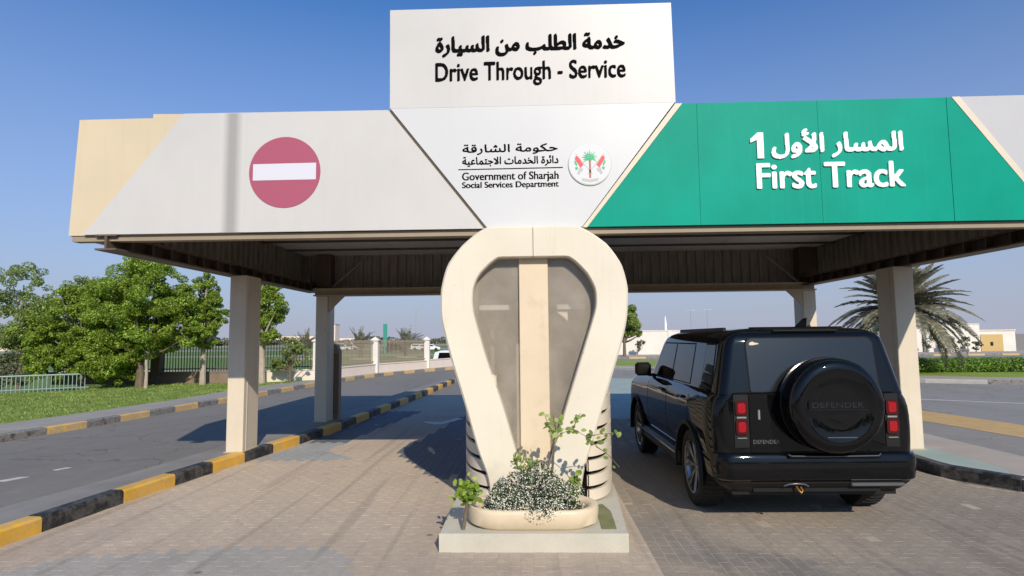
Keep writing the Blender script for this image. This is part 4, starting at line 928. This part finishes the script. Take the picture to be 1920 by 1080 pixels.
MB().prismY([(-.12,-.27),(.14,-.27),(.14,-.264),(-.12,-.264)], -.298, -.290).obj('cover_highlight', 'satin', sw)  # satin strip stands in for the highlight low on the cover
MB().box((-.2,.015,-.2),(.2,.06,.2)).obj('wheel_bracket', 'trim', sw)
# ================================================================== FENCES, WALLS
def along(a, b, t): return (a[0]+(b[0]-a[0])*t, a[1]+(b[1]-a[1])*t)
def pier(x, y, mat, label, h=1.62, zz=.15, wd=.34):
    r = thing('fence_pier', label, 'pillar', (x, y, zz), 0, 'fence piers'); e = wd/2
    MB().box((-e,-e,0),(e,e,h), bev=.01).obj('shaft', mat, r)
    b = MB(); b.box((-e-.05,-e-.05,h),(e+.05,e+.05,h+.07), bev=.012); b.obj('cap', mat, r)
    MB().add([(-e-.02,-e-.02,h+.07),(e+.02,-e-.02,h+.07),(e+.02,e+.02,h+.07),(-e-.02,e+.02,h+.07),(0,0,h+.22)], [(0,1,4),(1,2,4),(2,3,4),(3,0,4),(3,2,1,0)]).obj('finial', mat, r); return r
def fence(a, b, wall, wmat, fmat, label, hw=.42, hf=1.25, sp=.115, z=.15, cut=0):
    r = thing('railing_fence', label, 'fence', (a[0], a[1], z), atan2(b[1]-a[1], b[0]-a[0]), 'railing fence sections'); Lg = hypot(b[0]-a[0], b[1]-a[1])
    MB().box((.18,-.11,0),(Lg-.18,.11,hw)).obj('low_wall', wmat, r); MB().box((.19,-.14,hw+.001),(Lg-.19,.14,hw+.05)).obj('coping', wmat, r)
    if fmat:
        for zz in (hw+.14, hw+hf-.14): MB().box((.18,-.02,zz),(Lg-.18,.02,zz+.04)).obj('rail', fmat, r)
        mb = MB(); k = .26
        while k < Lg-.22: mb.box((k-.013,-.013,hw+.05),(k+.013,.013,hw+hf)); k += sp
        mb.obj('bars', fmat, r, kind='stuff')
    return r
fl = fence_line
P = [(-19.6,24.0), (-15.15,24.1), (-11.35,24.25), (-9.15,25.7), (-7.95,30.6), (-6.05,34.9), (-4.4,38.4), (-3.4,42)]
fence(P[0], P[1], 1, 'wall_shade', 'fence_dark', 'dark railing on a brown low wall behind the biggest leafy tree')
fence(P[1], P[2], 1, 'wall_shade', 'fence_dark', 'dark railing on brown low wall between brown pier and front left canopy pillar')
fence(P[2], P[3], 1, 'wall_pink', 'fence_dark', 'dark railing on a pale low wall behind the small leafy shrub')
fence(P[3], P[4], 1, 'wall_pink', 'fence_tan', 'tan railing on a pale low wall left of the middle white pier')
fence(P[4], P[5], 1, 'wall_pink', 'fence_tan', 'tan railing on a pale low wall between the two right-hand white piers')
fence(P[5], P[6], 1, 'wall_pink', None, 'plain pale low wall with a white car behind it', hw=.46); fence(P[6], P[7], 1, 'wall_pink', None, 'plain pale low wall farthest along the curved road', hw=.46)
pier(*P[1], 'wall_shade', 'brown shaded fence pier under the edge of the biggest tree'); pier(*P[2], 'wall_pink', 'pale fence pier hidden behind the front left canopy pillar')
pier(*P[3], 'wall_white', 'white fence pier just left of the rear left canopy pillar'); pier(*P[4], 'wall_white', 'white capped fence pier left of the green roadside pylon'); pier(*P[5], 'wall_white', 'white capped fence pier nearest the parked white car')
def low_rail(a, b, label):
    r = thing('low_railing', label, 'fence', (a[0], a[1], .12), atan2(b[1]-a[1], b[0]-a[0])); Lg = hypot(b[0]-a[0], b[1]-a[1])
    MB().tube([(0,0,.60),(Lg,0,.60)], .03, 8).obj('top_rail', 'fence_teal', r, True); MB().box((0,-.02,.12),(Lg,.02,.15)).obj('bottom_rail', 'fence_teal', r)
    mb = MB(); k = .1
    while k < Lg: mb.box((k-.011,-.011,.0),(k+.011,.011,.59)); k += .12
    mb.obj('bars', 'fence_teal', r, kind='stuff'); return r
low_rail((-26,17.0), (-18.1,19.7), 'low teal railing at the left edge of the lawn'); low_rail((-18.0,19.75), (-15.9,21.3), 'short teal railing running under the biggest tree')
# right side white walls
def wall(name, label, x0, x1, y, h, mat='wall_white', d=.3, panels=True):
    r = thing(name, label, 'wall', (x0, y, .12)); MB().box((0,0,0),(x1-x0,d,h)).obj('wall_face', mat, r)
    MB().box((0,-.05,h+.001),(x1-x0,d+.05,h+.08)).obj('coping', mat, r)
    if panels:
        k = 2.2
        while k < x1-x0: MB().box((k,-.06,0),(k+.3,-.001,h)).obj('buttress', mat, r); k += 4.2
    return r
wall('boundary_wall', 'long white boundary wall behind the black car', 2.5, 36.9, 58, 2.25)
wall('boundary_wall', 'taller white block joined to the right end of the long boundary wall', 36.95, 41.9, 57.6, 2.55, panels=False, d=4)
gh = thing('gatehouse', 'small white flat-roofed building with a tan gate at the far right', 'building', (42.0,58.6,.12))
MB().box((0,0,0),(3.9,4,1.95)).obj('wall', 'wall_white', gh); MB().box((-.05,-.08,1.951),(3.95,4.05,2.05)).obj('roof', 'wall_pink', gh)
gt = MB().box((.65,-.06,.02),(2.7,-.005,1.62)).obj('gate', 'gate', gh); MB().box((1.5,-.09,.55),(1.75,-.062,.9)).obj('gate_hatch', 'trim', gt); MB().box((.05,-.05,.1),(.6,-.005,1.3)).obj('door', 'gate', gh); MB().box((.2,-.08,.75),(.45,-.052,1.15)).obj('window', 'cglass', gh)
# hedge
hg = thing('hedge', 'long low clipped dark green hedge on the right lawn in front of the white wall', 'hedge', (0,0,0))
V, Fq = leaf_cloud([(x, 27.6+(x-14)*-.02, .42, .9, .85, .40) for x in np.arange(10.5, 34, .35)], 60000, .045, 21, up=.9, shell=.7); bulk('foliage', V, Fq, 'hedge', hg)
hc = MB(); hc.box((10.2,27.1,.15),(34.3,28.1,.68)); hc.obj('core', 'leaf_dk', hg)
# grass blades along the near right lawn edge
def blades(name, area, n, h, mat, z, label, seed):
    rg = np.random.default_rng(seed); x0, x1, y0, y1, test = area; P_ = np.stack([rg.uniform(x0, x1, n), rg.uniform(y0, y1, n)], 1)
    P_ = np.array([p for p in P_ if inside(p[0], p[1], test)]); m_ = len(P_); a = rg.uniform(0, 2*pi, m_); hh = h*rg.uniform(.5, 1.3, m_); d = np.stack([np.cos(a), np.sin(a)], 1)*.012
    lean_ = rg.normal(size=(m_, 2))*.02; B = np.concatenate([P_, np.full((m_, 1), z)], 1); z3 = np.zeros((m_, 1))
    V = np.stack([B-np.concatenate([d, z3], 1), B+np.concatenate([d, z3], 1), B+np.concatenate([lean_, hh[:, None]], 1)], 1).reshape(-1, 3)
    bulk(name, V, np.arange(3*m_).reshape(-1, 3), mat, None, label=label, category='grass', kind='stuff') if False else tag(bulk(name, V, np.arange(3*m_).reshape(-1, 3), mat), label, 'grass', kind='stuff')
lawn_poly = [(-20,11)]+[(-12.3,6),(-11.9,8),(-11.5,11),(-11.05,13),(-10.75,15),(-10.45,17.5),(-10.3,20.5),(-10.1,22.8),(-9.4,24.6),(-11.2,24.0),(-17,23.9),(-17.2,22.6),(-15.9,21.2),(-18,19.5),(-23,18)]
blades('grass_blades', (-23,-9,8,25,lawn_poly), 60000, .05, 'leaf2', .152, 'short grass blades of the left lawn', 5)

# ================================================================== TREES
tree('broadleaf_tree', 'biggest dense round leafy tree left of the canopy, its crown reaching the roof corner', 'tree', -14.5, 22.0, .15, 1.0,
     [(0,0,2.9,1.95,1.7,1.9),(-.9,.1,1.9,1.3,1.3,1.2),(1.0,-.1,2.35,1.2,1.2,1.0),(-.8,-.4,1.2,1.1,.9,.8),(.1,0,4.0,1.2,1.1,.9),(1.3,.2,3.2,.8,.8,.9),(-1.3,0,3.1,.9,1,1.0),(1.9,.2,2.0,.5,.6,.45)], 105000, .042, 'leaf', per=70, frac=.17, seed=31, tr=.13)
tree('broadleaf_tree', 'low wide leafy tree just left of the biggest tree, foliage reaching the ground', 'tree', -17.3, 22.8, .1, .8,
     [(0,0,2.4,1.8,1.5,1.5),(-1.5,0,1.8,1.2,1.2,1.1),(1.3,-.6,1.5,1.2,1.1,1.1),(.4,0,3.4,1.2,1.1,.8),(2.0,-.8,.9,.9,.9,.7),(-.5,-.4,.9,1.3,.9,.7)], 90000, .042, 'leaf', per=64, frac=.17, seed=32, tr=.1)
tree('broadleaf_tree', 'light airy tree at the left edge with a tall bare trunk showing', 'tree', -22.4, 25.8, -.2, 2.4,
     [(0,0,4.6,1.5,1.4,.9),(-1.4,0,3.9,1,1,.8),(1.2,-.4,3.0,1.6,1.2,1.1),(3.4,0,3.6,1.3,1,1.0),(3.0,-.4,4.5,1.0,.9,.5),(-.5,0,2.6,1.8,1.2,1.0),(2.4,0,2.2,1.5,1.1,1.0),(1.3,0,3.6,1.1,1,.9),(.2,0,2.4,1.6,1.3,.7),(2.6,0,4.2,.9,.9,.6)], 46000, .042, 'leaf2', per=46, frac=.17, seed=33, tr=.09, shell=.7)
tree('broadleaf_tree', 'small dark leafy shrub tree low at the left edge behind the teal railing', 'tree', -21.4, 22.5, -.5, .7,
     [(0,0,1.5,1.4,1.2,.8),(1.3,0,1.1,1,1,.8),(-1.6,0,1.5,1.2,1.1,.9)], 14000, .055, 'leaf_pale', per=18, frac=.3, seed=34, tr=.06)
tree('young_tree', 'slim young tree with a pale trunk left of the front left canopy pillar', 'tree', -12.85, 23.3, .15, 1.45,
     [(0,0,2.5,.72,.7,.8),(.1,0,3.4,.62,.6,.7),(-.35,0,3.0,.45,.5,.45),(.5,0,2.6,.45,.4,.4),(0,0,1.75,.5,.5,.35),(0,0,4.05,.35,.35,.35)], 21000, .042, 'leaf', 'bark_pale', per=34, frac=.27, seed=35, tr=.10)
tree('young_tree', 'slim young tree with a thick pale trunk between the two left canopy pillars', 'tree', -10.75, 23.8, .15, 1.5,
     [(0,0,2.4,.75,.7,.85),(.35,0,3.2,.6,.6,.7),(-.35,0,3.3,.5,.5,.6),(.55,0,2.7,.4,.4,.4),(.1,0,3.9,.4,.4,.35)], 23000, .042, 'leaf', 'bark_pale', per=34, frac=.27, seed=36, tr=.13)
tree('small_shrub_tree', 'small sparse yellowish green shrub left of the white fence pier', 'shrub', -9.75, 24.2, .15, .5,
     [(0,0,1.1,.75,.6,.5),(-.5,0,.8,.4,.4,.35),(.4,0,1.4,.4,.4,.3),(0,0,1.6,.3,.3,.25)], 4200, .048, 'leaf2', per=14, frac=.22, seed=37, tr=.05, shell=.7)
tree('slender_sapling', 'thin sapling in the lawn beneath the right edge of the biggest tree', 'tree', -14.0, 21.6, .15, 1.0, [(0,0,1.7,.45,.4,.4)], 1500, .05, 'leaf', 'bark_pale', per=10, frac=.4, seed=38, tr=.055)
tree('weeping_tree', 'feathery green tree beside the right edge of the booth, in front of the white wall', 'tree', 8.1, 52.6, .15, 1.3,
     [(0,0,2.6,1.5,1.3,1.1),(.2,0,3.7,1.0,1.0,.7),(-.8,0,2.2,.8,.8,.8),(.9,0,2.0,.7,.7,.7)], 12000, .10, 'leaf2', per=18, frac=.3, seed=39, tr=.13)
for (x, n_, s) in ((9.9, 3, 1), (13.6, 5, 1.1), (36.2, 5, 1.0), (38.0, 6, 1.2), (39.4, 6, 1.1), (40.6, 4, .7)):
    tree('wall_shrub', {9.9: 'small dark shrub at the wall foot beside the booth', 13.6: 'sparse grey shrub at the wall foot near the wing mirror', 36.2: 'sparse shrub at the wall, nearest the right canopy pillar', 38.0: 'leafier round shrub against the taller white block', 39.4: 'upright shrub in the middle of the taller white block', 40.6: 'lowest shrub beside the gatehouse'}[x], 'shrub', x, 56.4, .15, .3,
         [(0,0,.8*s,.45*s,.4,.5*s),(.4,0,1.1*s,.3,.3,.3)], 700, .06, 'leaf_pale', per=8, frac=.35, seed=int(x*7), tr=.04)
# ---- palms
def frond_mesh(L_, droop, width, nl, seed, lw=.02):
    rg = random.Random(seed); mb = MB(); pts = []
    for k in range(9):
        t = k/8; pts.append(Vector((L_*t*(1-.12*t*droop), 0, L_*(.30*t-.62*droop*t*t))))
    mb.tube(pts, [.022*(1-.8*k/8)+.004 for k in range(9)], 5)
    for k in range(nl):
        t = .12+.87*k/nl; i = min(int(t*8), 7); u = t*8-i; p = pts[i].lerp(pts[i+1], u); d = (pts[i+1]-pts[i]).normalized(); ll = width*(sin(pi*min(1, t*.9+.12))**.6)*rg.uniform(.85, 1.1)
        for s in (-1, 1):
            v = (d*.75+Vector((0, s*.8, .28+rg.uniform(-.12, .12)))).normalized(); e = p+v*ll+Vector((0, 0, -.22*ll)); m_ = p+v*ll*.5+Vector((0, 0, .02)); wv = d*lw
            mb.add([p-wv*.5, p+wv*.5, m_+wv, e, m_-wv], [(0,1,2,4), (4,2,3)])
    return mb.mesh('frond', 'palm_leaf')
pm = thing('date_palm', 'large date palm with grey-green drooping fronds behind the front right canopy pillar', 'palm tree', (15.7,25.9,.15))
tk = MB(); tk.tube([(0,0,-.1),(0.02,0,.8),(.0,0,1.8),(0,0,2.6),(0,0,2.85)], [.30,.26,.24,.27,.12], 12)
for k in range(70): a = k*2.4; z = .05+k*.037; tk.tube([(.22*cos(a), .22*sin(a), z), (.33*cos(a), .33*sin(a), z+.12)], [.05,.02], 5)
tk.obj('trunk', 'bark', pm)
fm = [frond_mesh(2.75+.2*i, d, .50, 64, i, .03) for i, d in enumerate((.25, .5, .75, .95, 1.15))]
rg = random.Random(12)
for k in range(104):
    lvl = k/103; o = link('frond', fm[min(4, int(lvl*4.99))], pm, (0, 0, 2.75-.25*lvl)); o.rotation_euler = (rg.uniform(-.3, .3), -radians(68-88*lvl+rg.uniform(-9, 9)), k*2.4+rg.uniform(-.2, .2))
    o.scale = (rg.uniform(.8, 1.0)*(.9+.1*lvl),)*3
sfm = [frond_mesh(3.3, d, .6, 16, 50+i, .06) for i, d in enumerate((.2, .5, .8))]
def small_palm(x, y, z, s, label, seed):
    r = thing('young_palm', label, 'palm tree', (x, y, z), 0, 'young palms in the field'); MB().tube([(0,0,-.1),(0,0,1.2*s)], [.35*s,.3*s], 8).obj('trunk', 'bark', r); rg = random.Random(seed)
    for k in range(26):
        o = link('frond', sfm[k % 3], r, (0,0,1.2*s)); o.rotation_euler = (0, -radians(78-70*k/26+rg.uniform(-8,8)), k*2.4); o.scale = (s*rg.uniform(.8,1.05),)*3
    MB().lathe([(1.6*s,0),(1.6*s,.18),(0,.2)], n=20, cap=False).obj('planting_ring', 'sand', r)
import math as _m
cF, cR, cU = F, R, U
def at_px(u, v, Y):     # helper used only to choose real positions far away
    d = cF*1126.4+cR*(u-960)+cU*(540-v); t = Y/d.y; return (d.x*t, Y, 1.84+d.z*t)
for u, Y, s, lb in ((677, 78, 1.0, 'young palm left of the green roadside pylon'), (762, 84, 1.05, 'young palm right of the green roadside pylon'), (575, 80, .95, 'young palm showing left of the white fence pier')):
    p = at_px(u, 650, Y); small_palm(p[0], Y, -.7, s, lb, int(u))
def lamp(u, Y, h, label, double=False):
    p = at_px(u, 640, Y); r = thing('street_lamp', label, 'lamp post', (p[0], Y, -.7), 0, 'distant street lamps'); MB().tube([(0,0,0),(0,0,h)], [.11,.06], 6).obj('pole', 'pole', r)
    MB().box((-1.1,-.1,h),(1.1,.1,h+.12)).obj('lamp_arm', 'pole', r)
lamp(780, 150, 10.5, 'tall distant street lamp right of the green pylon'); lamp(1297, 140, 8.5, 'left one of the two tall distant lamps above the black car'); lamp(1328, 140, 8.6, 'right one of the two tall distant lamps above the black car')
lamp(650, 260, 7, 'tiny distant lamp post near the palms'); lamp(838, 260, 8, 'tiny distant lamp post beside the booth edge')
p = at_px(1248, 622, 70); r = thing('white_post', 'slim white pointed post rising behind the white wall', 'post', (p[0], 70, -.7)); MB().tube([(0,0,0),(0,0,4.0),(0,0,4.9)], [.2,.16,.03], 8).obj('shaft', 'white_letter', r)
p = at_px(722, 640, 110); r = thing('pylon_sign', 'tall green roadside pylon between the two young palms', 'sign', (p[0], 110, -.7)); MB().box((-.35,-.1,1.2),(.35,.1,5.4)).obj('panel', 'pylon', r); MB().box((-.12,-.06,0),(.12,.06,1.2)).obj('post', 'pylon', r)
# distant buildings on the left horizon and far tree belt
for u, Y, w_, h, lb in ((622, 520, 6, 16, 'pale tower far off beside the rear left pillar'), (650, 600, 34, 4.5, 'long low pale shed on the far horizon'), (560, 460, 40, 6, 'low pale block on the horizon left of the rear pillar'), (24, 190, 20, 6, 'pale building glimpsed through the airy tree at the left edge')):
    p = at_px(u, 636, Y); r = thing('distant_building', lb, 'building', (p[0], Y, -.75)); MB().box((-w_/2,0,0),(w_/2,12,h)).obj('wall', 'wall_pink', r); MB().box((-w_/2-.3,-.3,h+.01),(w_/2+.3,12.3,h+.4)).obj('roof', 'pave', r)
    for k in range(max(2, int(w_/3))):
        for j in range(max(1, int(h/3.4))): MB().box((-w_/2+.7+k*(w_-1)/max(2, int(w_/3)), -.08, 1+j*3.3),(-w_/2+1.9+k*(w_-1)/max(2, int(w_/3)), -.01, 2.4+j*3.3)).obj('window', 'cglass', r)
V, Fq = leaf_cloud([(x, 330+20*sin(x), .8, 9, 5, 1.9+1.2*sin(x*1.7)) for x in np.arange(-260, 200, 8)], 16000, .7, 77, shell=.7); tag(bulk('tree_belt', V, Fq, 'leaf_pale'), 'far hazy belt of low trees along the horizon', 'trees', kind='stuff')
# distant vehicles
def far_car(x, y, z, rz, label, mat, sc=1.0, suv=True):
    r = thing('parked_car', label, 'car', (x, y, z), rz, 'distant cars'); h = 1.75 if suv else 1.45
    side = [(-2.3,.35),(2.3,.35),(2.33,.8),(1.35,.98),(.75,h-.05),(.4,h),(-1.7,h),(-2.1,h-.12),(-2.3,.95)]
    b = MB(); b.prismY(side, -.9, .9); b.obj('body', mat, r)
    for sy in (-1, 1): 
        MB().prismY([(-1.95,1.02),(1.1,1.02),(.62,h-.14),(-1.8,h-.14)], min(sy*.905, sy*.915), max(sy*.905, sy*.915)).obj('window', 'cglass', r)
        for cx in (-1.4, 1.45): MB().lathe([(0,.0),(.34,0),(.34,.2),(0,.2)], (cx, sy*.9-.1, .34), 'y', 16, cap=False).obj('wheel', 'rubber', r)
    MB().box((2.28,-.7,.62),(2.34,-.45,.75)).obj('headlight', 'chrome', r); MB().box((2.28,.45,.62),(2.34,.7,.75)).obj('headlight', 'chrome', r)
    return r
p = at_px(814, 672, 42.5); far_car(p[0]+2.3, 42.5, -.72, 0, 'white estate car parked behind the pale low wall beside the booth', 'carwhite', suv=True)
for u, Y, lb, mt, sv in ((742, 120, 'black car far off under the young palm', 'trim', True), (790, 135, 'white saloon car far off right of the young palm', 'carwhite', False), (805, 128, 'white car nearest the booth on the distant road', 'carwhite', False), (640, 140, 'white car far off left of the palms', 'carwhite', True), (655, 150, 'pale van-like car beside the distant shed', 'carwhite', True)):
    p = at_px(u, 645, Y); far_car(p[0], Y, -.7, .1, lb, mt, suv=sv)

V, Fq = leaf_cloud([(x+2*sin(x*3), -52+6*sin(x), 2.4+1.2*sin(x*1.7), 3.2, 2.5, 2.8+1.6*sin(x*2.3)) for x in np.arange(-60, 56, 3.4)], 26000, .32, 78, shell=.6); tag(bulk('reflection_trees', V, Fq, 'leaf_dk'), 'unseen row of dark trees added behind the viewer for reflections in the car', 'trees', kind='stuff')  # unseen trees, added behind the camera for the car paint to reflect
